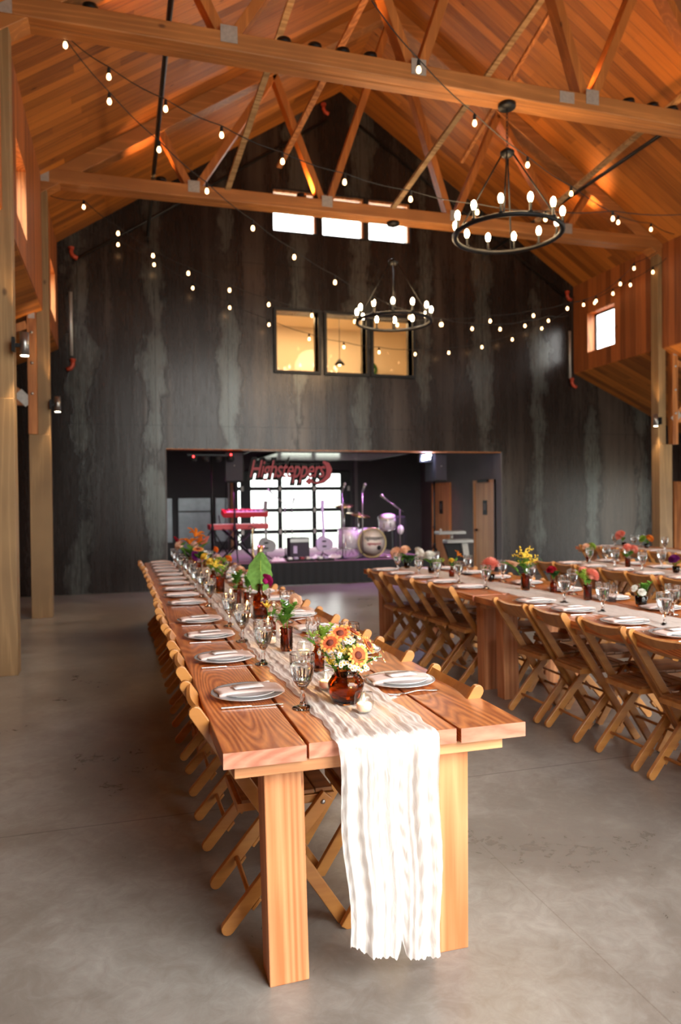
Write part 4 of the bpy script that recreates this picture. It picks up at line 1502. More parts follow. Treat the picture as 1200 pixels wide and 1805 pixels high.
cm.grid(lambda a, b: (-.055 + .11 * a, -.036 + .072 * b, .0382 + .0012 * math.sin(a * 3)), 6, 1)
for q in range(6):
    cm.grid(lambda a, b: (-.035 + .008 * q + .005 * a, -.022 + .044 * b, .0345), 1, 1, 1, False) if False else None
card0 = cm.build('menu_card', 'card', solid=.0006)
tag(card0, 'x', 'card', 'menu cards')
CARD = Maker(card0)
def fork_proto():
    t = thing('fork', 'x', 'cutlery')
    m = MB()
    def h(a, b):
        x = -.105 + .15 * a
        wd = .0035 + .0045 * (1 - a) ** 2 + .0018 * abs(math.sin(a * 3))
        return (x, (b - .5) * 2 * wd, .004 + .006 * math.sin(a * PI) ** 2 * (.5 + a))
    m.grid(h, 14, 3); m.build('fork_handle', 'silver', t, 0, None, .0016)
    m = MB()
    def hd(a, b):
        return (.044 + .028 * a, (b - .5) * 2 * (.005 + .007 * math.sin(min(1, a * 1.3) * PI / 2)), .006 - .004 * a)
    m.grid(hd, 5, 4)
    for k in range(4):
        y = -.0095 + k * .0063
        m.bar((.07, y, .0025), (.104, y * .95, .008), .0026, .0014, (0, 0, 1))
    m.build('fork_head', 'silver', t, 0, None, .0014)
    return t
def knife_proto():
    t = thing('table_knife', 'x', 'cutlery')
    m = MB(); m.bar((-.11, 0, .004), (.0, 0, .004), .011, .006, (0, 0, 1), 0, 1); m.build('knife_handle', 'silver', t, .002)
    m = MB(); m.bar((-.005, 0, .003), (.115, 0, .003), .014, .0016, (0, 0, 1), 0, 1); m.build('blade', 'silver', t)
    return t
FK, KN = Maker(fork_proto()), Maker(knife_proto())

def goblet_proto():
    """pressed glass goblet with twelve flutes"""
    t = thing('water_goblet', 'x', 'glass')
    m = MB()
    n = 24
    w1 = lambda a, z: 1 + (.028 * abs(math.cos(a * 6)) if .075 < z < .155 else (.05 * abs(math.cos(a * 3)) if .012 < z < .07 else 0))
    prof = [(.001, .0), (.036, .0), (.0375, .003), (.034, .006), (.014, .012), (.008, .024), (.0095, .04), (.007, .052), (.009, .066), (.02, .08), (.033, .1), (.0395, .125), (.043, .15), (.0448, .192), (.0432, .1935), (.0425, .19), (.0408, .152), (.037, .125), (.030, .102), (.017, .086), (.001, .084)]
    m.lathe(prof, n=n, wob=w1, smooth=False)
    m.build('goblet_bowl', 'glass', t)
    m = MB(); m.lathe([(.001, .0855), (.0165, .0875), (.0295, .103), (.0365, .125), (.0402, .15), (.0408, .16), (.001, .16)], n=24)
    m.build('water', 'water', t)
    return t
GB = Maker(goblet_proto())
def tumbler_proto():
    t = thing('cut_glass_tumbler', 'x', 'glass')
    m = MB()
    ww = lambda a, z: 1 + .035 * math.cos(a * 10 + (6 * math.floor(z / .012)) * .55)
    m.lathe([(.001, 0), (.028, 0), (.029, .01), (.031, .024), (.032, .036), (.034, .048), (.035, .06), (.037, .072), (.038, .084), (.039, .096), (.04, .12), (.0385, .121), (.037, .096), (.033, .05), (.027, .014), (.001, .012)], n=20, wob=ww, smooth=False)
    m.build('glass_body', 'glass', t)
    return t
TB = Maker(tumbler_proto())
def votive_proto():
    t = thing('votive_candle', 'x', 'candle')
    m = MB(); m.lathe([(.0001, .0), (.022, .0), (.03, .012), (.034, .03), (.032, .05), (.0285, .064)], n=24); m.build('glass_cup', 'votive', t)
    m = MB(); m.lathe([(.0001, .003), (.021, .003), (.025, .008), (.025, .027), (.022, .029), (.0001, .027)], n=20); m.build('wax', 'wax', t)
    m = MB(); m.tube([(0, 0, .026), (.0005, 0, .034)], .0008, 5); w_ = m.build('wick', 'blackm', t)
    m = MB(); m.lathe([(.0005, .031), (.0045, .038), (.0045, .043), (.002, .052), (.0002, .060)], n=10); m.build('flame', 'flame', w_)
    return t
VT = Maker(votive_proto())
SIDE = {1: 'left', -1: 'right'}
def setting(x, y, s, where, full=2, z=TZ, tilt=0, gob=True, seed=0):
    """s=+1: guest faces +x; full 2 plates+card+cutlery, 1 plates+napkin"""
    rz = (0 if s > 0 else PI) + tilt
    DP((x, y, z), rz, 'white dinner plate, ' + where, 'dinner plates')
    SP((x, y, z + .0075), rz, 'small white upper plate, ' + where, 'salad plates')
    NK[seed % 3]((x + .005 * s, y - .004, z - .003), rz + R(3 * s), 'folded blush napkin, ' + where, 'blush linen napkins')
    if full >= 2:
        CARD((x + .0, y - .004, z + .0), rz + R(6), 'white menu card on the napkin, ' + where, 'menu cards')
        FK((x + .01 * s, y + .158 * s, z), rz + R(4), 'steel fork beside the plate, ' + where, 'forks')
        KN((x - .01 * s, y - .155 * s, z), rz + R(-2), 'steel knife beside the plate, ' + where, 'knives')
LP = [2.72, 3.38, 3.98, 4.53, 5.36, 5.82, 6.26, 6.7, 7.1, 7.54, 7.98, 8.36, 8.76, 9.2]
for i, y in enumerate(LP):
    setting(.452 + rc.uniform(-.006, .006), y, 1, 'left side of the nearest table, %s from the front' % ORD[i], 2 if i < 5 else 1, seed=i)
RP = [2.71, 3.34, 3.98, 4.53, 5.36, 5.82, 6.26, 6.7, 7.1, 7.54, 7.98]
for i, y in enumerate(RP):
    setting(1.055, y, -1, 'right side of the nearest table, %s from the front' % ORD[i], 2 if i < 4 else 1, seed=i + 1)
GL = [2.49, 3.23, 3.80, 4.30, 5.2, 5.74, 6.15, 6.6, 7.05, 7.5, 7.95, 8.5, 8.95]
for i, y in enumerate(GL):
    x = .6 + rc.uniform(-.012, .012)
    (TB if i == 1 and False else GB)((x, y, TZ), rc.random(), 'fluted clear glass goblet, left of the runner, %s from the front' % ORD[i], 'goblets left of the runner')
for i, y in enumerate([3.05, 3.62, 4.3, 4.95, 5.6, 6.3, 7.0, 7.7, 8.4]):
    if i in (1, 3):
        TB((.955, y + .08, TZ), rc.random(), 'cut glass tumbler right of the runner, ' + ('nearer one' if i == 1 else 'farther one'), 'cut glass tumblers')
    else:
        GB((.95, y, TZ), rc.random(), 'fluted clear glass goblet, right of the runner, %s from the front' % ORD[i], 'goblets right of the runner')
VZ = TH + .016
VP = [(.777, 2.335), (.74, 2.68), (.80, 3.27), (.715, 3.62), (.80, 4.12), (.70, 4.62), (.80, 4.85), (.72, 5.3), (.79, 5.55), (.73, 6.1), (.8, 6.4), (.72, 6.95), (.8, 7.2), (.71, 7.8), (.79, 8.3), (.72, 8.9)]
for i, (x, y) in enumerate(VP):
    VT((x, y, VZ), 0, 'lit votive candle in a round clear cup, %s along the nearest runner' % (ORD[i] if i < 15 else 'last'), 'votive candles')
    if i < 5:
        lamp('candle_glow', 'POINT', (x, y, VZ + .052), .35, (1, .55, .2), .008)

# second table
W2 = 'left side of the second table, %s from the right'
for i, (x, y) in enumerate([(2.76, 2.75), (2.795, 3.18), (2.80, 3.6), (2.795, 4.1), (2.79, 4.54), (2.745, 5.5), (2.72, 5.95), (2.69, 6.38), (2.66, 6.8), (2.64, 7.2)]):
    setting(x, y, 1, W2 % ORD[i], 2 if i in (1, 2, 3, 4) else 1, seed=i)
for i, (x, y) in enumerate([(3.38, 3.45), (3.38, 3.98), (3.38, 4.5), (3.37, 5.05), (3.36, 5.6), (3.34, 6.1), (3.32, 6.6), (3.31, 7.1)]):
    setting(x, y, -1, 'far side of the second table, %s from the right' % ORD[i], 1, seed=i)
for i, (x, y) in enumerate([(2.945, 3.44), (2.94, 3.99), (2.96, 4.44), (2.87, 5.42), (2.85, 5.88), (2.79, 6.2), (2.74, 6.52), (2.74, 7.08)]):
    GB((x, y, TZ), rc.random(), 'fluted clear goblet, near side of the second table, %s from the right' % ORD[i], 'goblets near side of the second table')
for i, (x, y) in enumerate([(3.27, 3.75), (3.32, 4.4), (3.30, 4.84), (3.28, 5.4), (3.26, 5.84), (3.25, 6.5), (3.2, 7.15)]):
    (TB if i == 1 else GB)((x, y, TZ), rc.random(), ('fluted clear goblet' if i != 1 else 'cut glass tumbler') + ', far side of the second table, %s from the right' % ORD[i], 'glasses far side of the second table')
# third and rightmost tables
for i, y in enumerate([4.95, 5.42, 5.85, 6.28, 6.72, 7.15]):
    setting(4.83, y, 1, 'left side of the third table, %s from the right' % ORD[i], 1, seed=i)
    setting(5.41, y + .1, -1, 'far side of the third table, %s from the right' % ORD[i], 1, seed=i + 2)
for i, (x, y) in enumerate([(5.0, 5.55), (5.0, 6.15), (5.36, 6.3), (5.02, 6.6), (5.38, 6.85), (5.03, 7.05), (5.36, 7.2)]):
    GB((x, y, TZ), rc.random(), 'fluted clear goblet on the third table, %s from the right' % ORD[i], 'goblets on the third table')
for i, y in enumerate([7.3, 7.85, 8.4, 8.95, 9.5]):
    setting(7.03, y, 1, 'left side of the rightmost table, %s from the right' % ORD[i], 1, seed=i)
for i, (x, y) in enumerate([(7.2, 7.75), (7.2, 8.4), (7.25, 9.1), (7.3, 9.6), (7.55, 8.2), (7.5, 9.25)]):
    GB((x, y, TZ), rc.random(), 'fluted clear goblet on the rightmost table, %s from the right' % ORD[i], 'goblets on the rightmost table')

# ------------------------------------------------------------------ flowers
def orient(d):
    return Vector(d).normalized().to_track_quat('Z', 'Y').to_matrix()
def petal_ring(mb, c, rot, n, r0, r1, wd, lift, mi=0, mi_tip=None, phase=0, curl=0.0):
    for k in range(n):
        a = 2 * PI * k / n + phase
        e, t = Vector((math.cos(a), math.sin(a), 0)), Vector((-math.sin(a), math.cos(a), 0))
        vs = []
        for j in range(4):
            q = j / 3
            rr = r0 + (r1 - r0) * q
            ww = wd * (.45, .95, 1.0, .5)[j]
            zz = lift * (r1 - r0) * q - curl * (r1 - r0) * q * q
            for s_ in (-1, 0, 1):
                vs.append(Vector(c) + rot @ (e * rr + t * ww * s_ + Vector((0, 0, zz - abs(s_) * wd * .12 + .0))))
        fs = [(j * 3 + i, j * 3 + 3 + i, j * 3 + 4 + i, j * 3 + 1 + i) for j in range(3) for i in range(2)]
        mb.add(vs, fs[:4], mi, True)
        mb.add([vs[i] for i in range(6, 12)], [(0, 3, 4, 1), (1, 4, 5, 2)], mi if mi_tip is None else mi_tip, True)
def stem_pts(base, head, bend=.02):
    b, h = Vector(base), Vector(head)
    mid = b.lerp(h, .55) + Vector((0, 0, bend))
    return [b, b.lerp(mid, .5) + Vector((0, 0, bend * .4)), mid, h]
def leaf(mb, c, d, ln, wd, up=.3, mi=0):
    c, d = Vector(c), Vector(d).normalized()
    s = d.cross(Vector((0, 0, 1)))
    s = s.normalized() if s.length > .1 else Vector((1, 0, 0))
    n = s.cross(d)
    vs = []
    for j in range(6):
        q = j / 5
        w_ = wd * math.sin(PI * min(.97, q * .9 + .08)) ** .8
        for k in (-1, 0, 1):
            vs.append(c + d * ln * q + s * w_ * k / 2 + n * (up * ln * q * (1 - q) + abs(k) * wd * .12))
    mb.add(vs, [(j * 3 + i, j * 3 + 3 + i, j * 3 + 4 + i, j * 3 + 1 + i) for j in range(5) for i in range(2)], mi, True)

def head_dir(b, h, out=.6):
    v = Vector(h) - Vector(b)
    return Vector((v.x * out, v.y * out, max(.03, v.z * .5)))

def flower(kind, base, head, label, cat='flower', r=.03, col=None, group=None, face=None, leaves=2, rnd=None, name=None):
    """base: where the stem leaves the vase; head: centre of the bloom (world)"""
    rnd = rnd or random.Random(int(abs(head[0]) * 9973 + abs(head[1]) * 7919 + len(kind) * 31 + head[2] * 1013))
    names = dict(gaillardia='blanket_flower', daisy='feverfew_spray', ball='dahlia', mum='round_bloom', rose='rose', spray='goldenrod', lily='lily', herb='green_sprig', bigleaf='broad_leaf', fern='fern_frond', snap='snapdragon')
    t = thing(name or names[kind], label, cat, base, 0, group)
    B = Vector(base)
    H = Vector(head) - B
    m = MB()
    P = stem_pts((0, 0, -.03), H, .01)
    m.tube(P, [.0022, .002, .0018, .0015], 6)
    stem = m.build('stem', 'green', t)
    rot = orient(face if face else (H.x, H.y, max(.02, H.z * .45)))
    lv = MB()
    for k in range(leaves):
        a = rnd.random() * 6.28
        leaf(lv, P[1].lerp(P[2], rnd.random()), (math.cos(a), math.sin(a), .5), r * 1.3 + .012, r * .5 + .005)
    if leaves and kind != 'herb':
        lv.build('leaves', 'green', t)
    if kind == 'gaillardia':
        m = MB()
        petal_ring(m, H, rot, 13, r * .22, r, r * .17, .12, 0, 1, 0, .1)
        petal_ring(m, H + rot @ Vector((0, 0, .0015)), rot, 11, r * .2, r * .9, r * .16, .22, 0, 1, .3)
        m.build('petals', ['inner', 'tip'], t)
        m = MB(); m.lathe([(r * .36, 0), (r * .34, r * .12), (r * .22, r * .24), (r * .001, r * .26)], H, 16, rot=rot); m.build('flower_centre', 'brown', t)
    elif kind == 'daisy':
        n = 9
        dm, pm = MB(), MB()
        for k in range(n):
            o = Vector((rnd.uniform(-1, 1), rnd.uniform(-1, 1), rnd.uniform(-.6, .7))) * r
            c = H + o
            rr = orient((o.x + H.x * .3, o.y + H.y * .3 - .01, r * .9))
            pr = .0085
            petal_ring(pm, c, rr, 8, .002, pr, .0029, .05)
            dm.lathe([(.0034, 0), (.0028, .0018), (.0001, .0026)], c, 8, rot=rr)
        pm.build('petals', 'whitep', t)
        dm.build('flower_centre', 'ydisc', t)
        sm = MB()
        for k in range(5):
            sm.tube([H * .6, H + Vector((rnd.uniform(-1, 1), rnd.uniform(-1, 1), 0)) * r * .8], .0008, 4)
        sm.build('branchlets', 'green', t)
    elif kind in ('ball', 'mum', 'rose'):
        m = MB()
        lay = dict(ball=7, mum=9, rose=5)[kind]
        for q in range(lay):
            el = PI / 2 * (q / (lay - .4))          # 0 outer .. up
            n = max(4, int((16 if kind != 'rose' else 8) * math.cos(el * .85)))
            for k in range(n):
                a = 2 * PI * k / n + q * .7
                d = Vector((math.cos(a) * math.cos(el), math.sin(a) * math.cos(el), math.sin(el) * .9))
                c = H + rot @ (d * r * .35)
                tip = rot @ (d * r)
                s_ = rot @ Vector((-math.sin(a), math.cos(a), 0))
                u_ = tip.normalized().cross(s_)
                ww = r * (.22 if kind != 'rose' else .42)
                vs = [c - s_ * ww * .5, c + s_ * ww * .5, H + tip * .8 + s_ * ww + u_ * r * .06, H + tip * 1.0 + u_ * r * .02, H + tip * .8 - s_ * ww + u_ * r * .06]
                m.add(vs, [(0, 1, 2, 3, 4)], 0, True)
        m.ball(H, r * .45, 8)
        m.build('petals', col or 'coral', t)
    elif kind == 'spray':
        m = MB()
        for k in range(7):
            d = Vector((rnd.uniform(-.8, .8), rnd.uniform(-.8, .8), rnd.uniform(.2, 1))).normalized()
            for j in range(9):
                q = (j + 1) / 9
                c = H * .8 + d * r * 1.3 * q + Vector((0, 0, -r * .35 * q * q)) + Vector((rnd.gauss(0, 1), rnd.gauss(0, 1), rnd.gauss(0, 1))) * r * .07
                m.ball(c, r * .10 * (1.2 - .5 * q), 6)
        m.build('blossom', col or 'pyellow', t)
    elif kind == 'lily':
        m = MB()
        for k in range(6):
            a = 2 * PI * k / 6
            e, tt = Vector((math.cos(a), math.sin(a), 0)), Vector((-math.sin(a), math.cos(a), 0))
            vs = []
            for j in range(6):
                q = j / 5
                rr, zz = r * (.08 + .95 * q ** 1.3), r * (1.0 * q - .55 * q ** 3)
                ww = r * .17 * math.sin(PI * (.1 + .85 * q))
                for s_ in (-1, 0, 1):
                    vs.append(H + rot @ (e * rr + tt * ww * s_ + Vector((0, 0, zz + abs(s_) * .1 * r))))
            m.add(vs, [(j * 3 + i, j * 3 + 3 + i, j * 3 + 4 + i, j * 3 + 1 + i) for j in range(5) for i in range(2)], 0, True)
        m.build('petals', col or 'lily', t)
        m = MB()
        for k in range(5):
            a = 1.25 * k
            m.tube([H, H + rot @ Vector((math.cos(a) * r * .25, math.sin(a) * r * .25, r * .9))], .0009, 4)
        m.build('stamens', 'brown', t)
    elif kind == 'herb':
        m = MB()
        for k in range(3):
            a0 = rnd.random() * 6
            tip = H * (.8 + .2 * k / 2) + Vector((math.cos(a0), math.sin(a0), 0)) * r * .5
            m.tube([(0, 0, 0), H * .5, tip], .0012, 5)
            for j in range(8):
                q = .35 + .65 * j / 7
                c = (H * .5 * (q / .5)) if q < .5 else (H * .5).lerp(tip, (q - .5) / .5)
                for s_ in (0, PI):
                    a = a0 + j * 1.57 + s_
                    leaf(m, c, (math.cos(a), math.sin(a), .6), r * (.75 - .35 * q) + .006, r * .3 + .003)
        m.build('leaves', col or 'green', t)
    elif kind == 'fern':
        m = MB()
        for k in range(6):
            a0 = rnd.random() * 6.28
            d = Vector((math.cos(a0), math.sin(a0), 0))
            prev = Vector((0, 0, 0))
            for j in range(12):
                q = (j + 1) / 12
                c = d * r * 2.2 * q + Vector((0, 0, H.z * 1.1 * math.sin(q * 2.2)))
                m.tube([prev, c], .0008, 4, cap=False)
                for s_ in (-1, 1):
                    sd = d.cross(Vector((0, 0, 1))) * s_
                    leaf(m, c, sd + d * .5, r * .4 * (1.1 - q), .004)
                prev = c
        m.build('fronds', col or 'green', t)
    elif kind == 'snap':
        m = MB()
        for j in range(14):
            q = j / 13
            c = H * (.55 + .45 * q)
            for k in range(3):
                a = j * 1.1 + k * 2.09
                rr = r * .38 * (1.1 - .7 * q)
                leaf(m, c, (math.cos(a), math.sin(a), .6), rr * 1.5, rr)
        m.build('blossom', col or 'coral', t)
    elif kind == 'bigleaf':
        m = MB()
        def fn(a, b):
            q = a
            hw = r * .68 * (math.sin(PI * (q ** .75) * .96 + .06) ** .75) * (1 + .05 * math.sin(q * 22))
            s_ = (b - .5) * 2
            z = -r * .25 + 2.0 * r * q - (0.14 * r * abs(s_) if q < .15 else 0)
            return H + Vector((s_ * hw, .12 * r * abs(s_) + .03 * math.sin(q * 4) + .004 * math.sin(abs(s_) * 9 + q * 26), z - r * .7))
        m.grid(fn, 20, 12)
        m.build('leaf_blade', 'bleaf', t)
        m = MB()
        m.tube([H + Vector((0, -.003, -r * .95)), H + Vector((0, .012, r * .2)), H + Vector((0, .0, r * .95))], [.004, .0025, .001], 6)
        m.build('midrib', 'lgreen', t)
    return t

def vase(kind, x, y, label, s=1.0, z=None, mat='amber'):
    z = VZ - .004 if z is None else z
    prof = dict(
        jar=[(.001, 0), (.042, 0), (.046, .003), (.058, .03), (.064, .06), (.0655, .07), (.063, .077), (.050, .096), (.041, .101), (.043, .104), (.040, .108), (.043, .112), (.041, .124), (.038, .124), (.036, .1), (.054, .08), (.061, .06), (.058, .035), (.046, .008), (.001, .006)],
        bottle=[(.001, 0), (.026, 0), (.028, .003), (.028, .062), (.024, .074), (.014, .084), (.0125, .098), (.017, .1), (.017, .106), (.0135, .107), (.011, .104), (.0115, .084), (.021, .072), (.025, .06), (.025, .006), (.001, .005)],
        tall=[(.001, 0), (.044, 0), (.047, .004), (.047, .118), (.042, .138), (.02, .155), (.015, .17), (.015, .2), (.02, .203), (.02, .212), (.015, .213), (.012, .2), (.012, .17), (.038, .135), (.0435, .115), (.0435, .008), (.001, .006)],
        cyl=[(.001, 0), (.027, 0), (.029, .004), (.029, .108), (.031, .112), (.029, .114), (.0265, .108), (.0265, .008), (.001, .006)],
        cup=[(.001, 0), (.03, 0), (.036, .02), (.04, .07), (.038, .071), (.034, .02), (.001, .006)])[kind]
    t = thing('glass_jar' if kind == 'jar' else ('glass_bottle' if kind in ('bottle', 'tall') else 'bud_vase'), label, 'vase', (x, y, z), 0)
    m = MB()
    wob = None
    if kind == 'jar':
        wob = lambda a, zz: 1 + .012 * math.cos(a * 6)
    if kind == 'cyl':
        prof2 = [(r_, z_) for r_, z_ in prof]
        prof = prof2[:3] + [(.029 + (.0016 if i % 2 else -.0004), .008 + i * .0062) for i in range(16)] + prof2[4:]
        wob = lambda a, zz: 1 + .04 * math.cos(a * 9 + (math.floor(zz / .0062) % 4) * .8)
    m.lathe([(r_ * s, z_ * s) for r_, z_ in prof], n=28, wob=wob)
    m.build('glass_body', mat, t)
    hgt = max(p[1] for p in prof) * s
    if kind in ('jar', 'tall'):
        m = MB(); lvl = .62
        inner = [(r_ * s * .985, z_ * s) for r_, z_ in prof if 0][:1]
        rr = .058 if kind == 'jar' else .043
        m.lathe([(.001, .007), (.044 * s if kind == 'jar' else .043 * s, .009), (rr * s, .036 * s), (rr * s, .06 * s), (.001, .06 * s)], n=24)
        m.build('water', 'water', t)
    return (x, y, z + hgt)

# the jar at the front: blanket flowers, feverfew and yellow blossom
jx, jy = .757, 2.475
jt = vase('jar', jx, jy, 'squat amber glass jar near the front of the nearest table', 1.0)
G = 'flowers in the front amber jar'
fl = [('gaillardia', (-.062, -.02, .1), .038, (-.5, -.6, .7)), ('gaillardia', (-.015, .015, .125), .038, (-.3, -.7, .9)), ('gaillardia', (.035, .03, .128), .04, (.6, -.2, 1)), ('gaillardia', (.028, -.055, .058), .041, (.25, -1, .25)), ('gaillardia', (.085, .0, .08), .037, (.8, -.5, .6))]
lab = ['leftmost orange-yellow blanket flower in the front jar', 'orange-yellow blanket flower at the top middle of the front jar', 'orange-yellow blanket flower at the back right of the front jar', 'blanket flower facing the viewer at the front of the jar', 'rightmost orange-yellow blanket flower in the front jar']
jb = (jx, jy, jt[2] - .006)
for (k, o, r_, fc), l in zip(fl, lab):
    flower(k, (jx + o[0] * .25, jy + o[1] * .25, jb[2]), (jx + o[0], jy + o[1], jb[2] + o[2]), l, r=r_, face=fc, leaves=2)
for o, r_, l in (((-.048, -.045, .06), .024, 'white feverfew cluster at the left front of the jar'), ((.005, .0, .105), .022, 'white feverfew cluster at the top of the jar'), ((.105, -.03, .045), .032, 'white feverfew cluster hanging out at the right of the jar'), ((.012, -.06, .018), .02, 'white feverfew cluster low at the rim of the jar'), ((-.02, -.04, .035), .018, 'white feverfew cluster at the centre of the jar'), ((.05, -.05, .012), .018, 'small feverfew sprig drooping over the right of the jar rim')):
    flower('daisy', (jx + o[0] * .3, jy + o[1] * .3, jb[2]), (jx + o[0], jy + o[1], jb[2] + o[2]), l, r=r_, leaves=2)
for o, r_, l in (((.045, .02, .1), .024, 'white feverfew cluster between the back blanket flowers'), ((-.085, .0, .075), .02, 'white feverfew cluster at the far left of the jar'), ((.08, .02, .02), .022, 'white feverfew cluster low at the back right of the jar')):
    flower('daisy', (jx + o[0] * .3, jy + o[1] * .3, jb[2]), (jx + o[0], jy + o[1], jb[2] + o[2]), l, r=r_, leaves=2)
for o, r_, l, c_ in (((-.005, -.03, .075), .034, 'pale yellow blossom head in the middle of the front jar', 'pyellow'), ((-.075, -.02, .035), .028, 'drooping yellow-green sprig at the left of the front jar', 'yellow'), ((.05, .01, .05), .022, 'lime blossom behind the right flowers of the front jar', 'lgreen'), ((.02, .02, .08), .03, 'pale yellow blossom at the back of the front jar', 'pyellow'), ((-.035, -.045, .085), .028, 'bright yellow blossom at the left of the front jar', 'yellow'), ((.07, -.02, .075), .024, 'pale yellow blossom right of the facing blanket flower', 'pyellow')):
    flower('spray', (jx + o[0] * .3, jy + o[1] * .3, jb[2]), (jx + o[0], jy + o[1], jb[2] + o[2]), l, r=r_, col=c_, leaves=3)

def put(kind_v, x, y, vlabel, fls, s=1.0, mat='amber', z=None):
    tp = vase(kind_v, x, y, vlabel, s, z, mat)
    for k, o, r_, l, c_ in fls:
        flower(k, (x + o[0] * .12, y + o[1] * .12, tp[2] - .01), (x + o[0], y + o[1], tp[2] + o[2]), l, r=r_, col=c_)
NR = 'on the nearest table'
put('bottle', .79, 2.99, 'small amber bottle with lime hydrangea sprigs, just behind the front jar', [
    ('spray', (-.03, -.02, .045), .03, 'lime green blossom cluster in the small amber bottle', 'lgreen'),
    ('herb', (.045, 0, .07), .045, 'lime leafy sprig leaning right from the small amber bottle', 'lgreen')], 1.05)
put('cyl', .755, 3.44, 'dark amber cylinder vase with chevron relief on the nearest table', [
    ('herb', (.015, 0, .115), .06, 'tall green sprig in the chevron amber vase', 'green'),
    ('herb', (-.035, -.02, .06), .055, 'round-leaved green sprig in the chevron amber vase', 'green')], 1.0, 'amberd')
put('bottle', .765, 3.86, 'small amber bottle with yellow sprig behind the chevron vase', [
    ('spray', (-.03, 0, .07), .035, 'yellow-green blossom in the bottle behind the chevron vase', 'yellow'),
    ('daisy', (.02, 0, .06), .035, 'white feverfew in the bottle behind the chevron vase', None),
    ('rose', (.16, .12, .06), .045, 'peach ruffled flower leaning right behind the chevron vase', 'peach')], .95)
tp = vase('tall', .82, 4.47, 'tall round-shouldered amber bottle on the nearest table', 1.0)
flower('bigleaf', (.82, 4.47, tp[2] - .02), (.825, 4.47, tp[2] + .075), 'one broad bright green leaf standing in the tall amber bottle', 'leaf', r=.115, leaves=0)
flower('ball', (.823, 4.475, tp[2] - .01), (.86, 4.5, tp[2] + .012), 'magenta flower half hidden behind the broad leaf', r=.05, col='magenta', leaves=0)
put('cyl', .775, 5.12, 'amber vase with green sprigs and white buds, left one of a pair', [
    ('herb', (-.01, 0, .12), .07, 'leafy green sprig in the left amber vase of the pair', 'green'),
    ('daisy', (-.04, 0, .09), .03, 'white buds in the left amber vase of the pair', None)], .95)
put('cyl', .85, 5.18, 'amber vase with green sprigs, right one of a pair', [
    ('herb', (.02, 0, .11), .06, 'leafy green sprig in the right amber vase of the pair', 'green'),
    ('rose', (.10, .1, .05), .06, 'blush rose beside the pair of amber vases', 'blush')], .7)
put('cyl', .75, 5.85, 'wide amber vase with yellow blossom, midway along the nearest table', [
    ('spray', (-.05, 0, .1), .06, 'yellow blossom in the wide amber vase', 'yellow'),
    ('spray', (.03, 0, .07), .05, 'lime blossom in the wide amber vase', 'lgreen'),
    ('mum', (.07, .02, .13), .035, 'orange bloom above the wide amber vase', 'orange')], 1.2)
put('bottle', .78, 6.55, 'small amber bottle with yellow flowers, farther along the nearest table', [
    ('mum', (-.07, 0, .12), .045, 'yellow bloom left over the farther small amber bottle', 'yellow'),
    ('mum', (-.02, 0, .07), .05, 'golden bloom in the farther small amber bottle', 'yellow'),
    ('herb', (.03, 0, .1), .07, 'lime sprig in the farther small amber bottle', 'lgreen'),
    ('snap', (.16, 0, .14), .07, 'white and green spike right of the farther small bottle', 'lgreen')], 1.1)
put('cyl', .74, 7.45, 'amber vase with brown-eyed orange flower, toward the far end', [
    ('gaillardia', (0, -.02, .13), .06, 'orange flower with dark brown eye toward the far end', None),
    ('herb', (.06, 0, .09), .08, 'dark green leaves beside the brown-eyed flower', 'dgreen'),
    ('mum', (.17, 0, .12), .04, 'orange bloom right of the brown-eyed flower', 'orange')], 1.1)
put('bottle', .72, 8.15, 'dark amber bottle under the orange lilies', [
    ('lily', (0, 0, .14), .11, 'big orange lily, left one above the dark bottle', 'lily'),
    ('lily', (.06, .05, .22), .11, 'big orange lily, upper one above the dark bottle', 'lily'),
    ('rose', (-.1, 0, .13), .07, 'peach rose left of the orange lilies', 'peach'),
    ('herb', (.02, 0, .08), .09, 'green leaves under the orange lilies', 'green'),
    ('snap', (-.16, 0, .22), .09, 'dark red spike left of the orange lilies', 'red'),
    ('mum', (.05, -.05, .02), .06, 'dark purple bloom under the orange lilies', 'purple')], 1.2, 'amberd')
put('bottle', .83, 8.75, 'small amber bottle with coral spikes at the far end', [
    ('snap', (.08, 0, .22), .1, 'coral spike, left of two at the far end', 'orange'),
    ('snap', (.16, 0, .2), .1, 'coral spike, right of two at the far end', 'coral'),
    ('rose', (.0, 0, .09), .07, 'blush rose at the far end of the nearest table', 'blush')], 1.1)
for i, (x, y, c_) in enumerate([(.93, 7.0, 'peach'), (.95, 7.6, 'blush'), (.9, 8.3, 'whitep'), (.95, 6.1, 'peach')]):
    put('bottle', x, y, 'little amber bottle with a %s bloom, right of the runner, %s from the front' % ({'peach': 'peach', 'blush': 'blush', 'whitep': 'white'}[c_], ('second', 'third', 'fourth', 'first')[i]), [('mum', (0, 0, .05), .05, '%s bloom right of the runner, %s from the front' % ({'peach': 'peach', 'blush': 'blush', 'whitep': 'white'}[c_], ('second', 'third', 'fourth', 'first')[i]), c_)], .9)
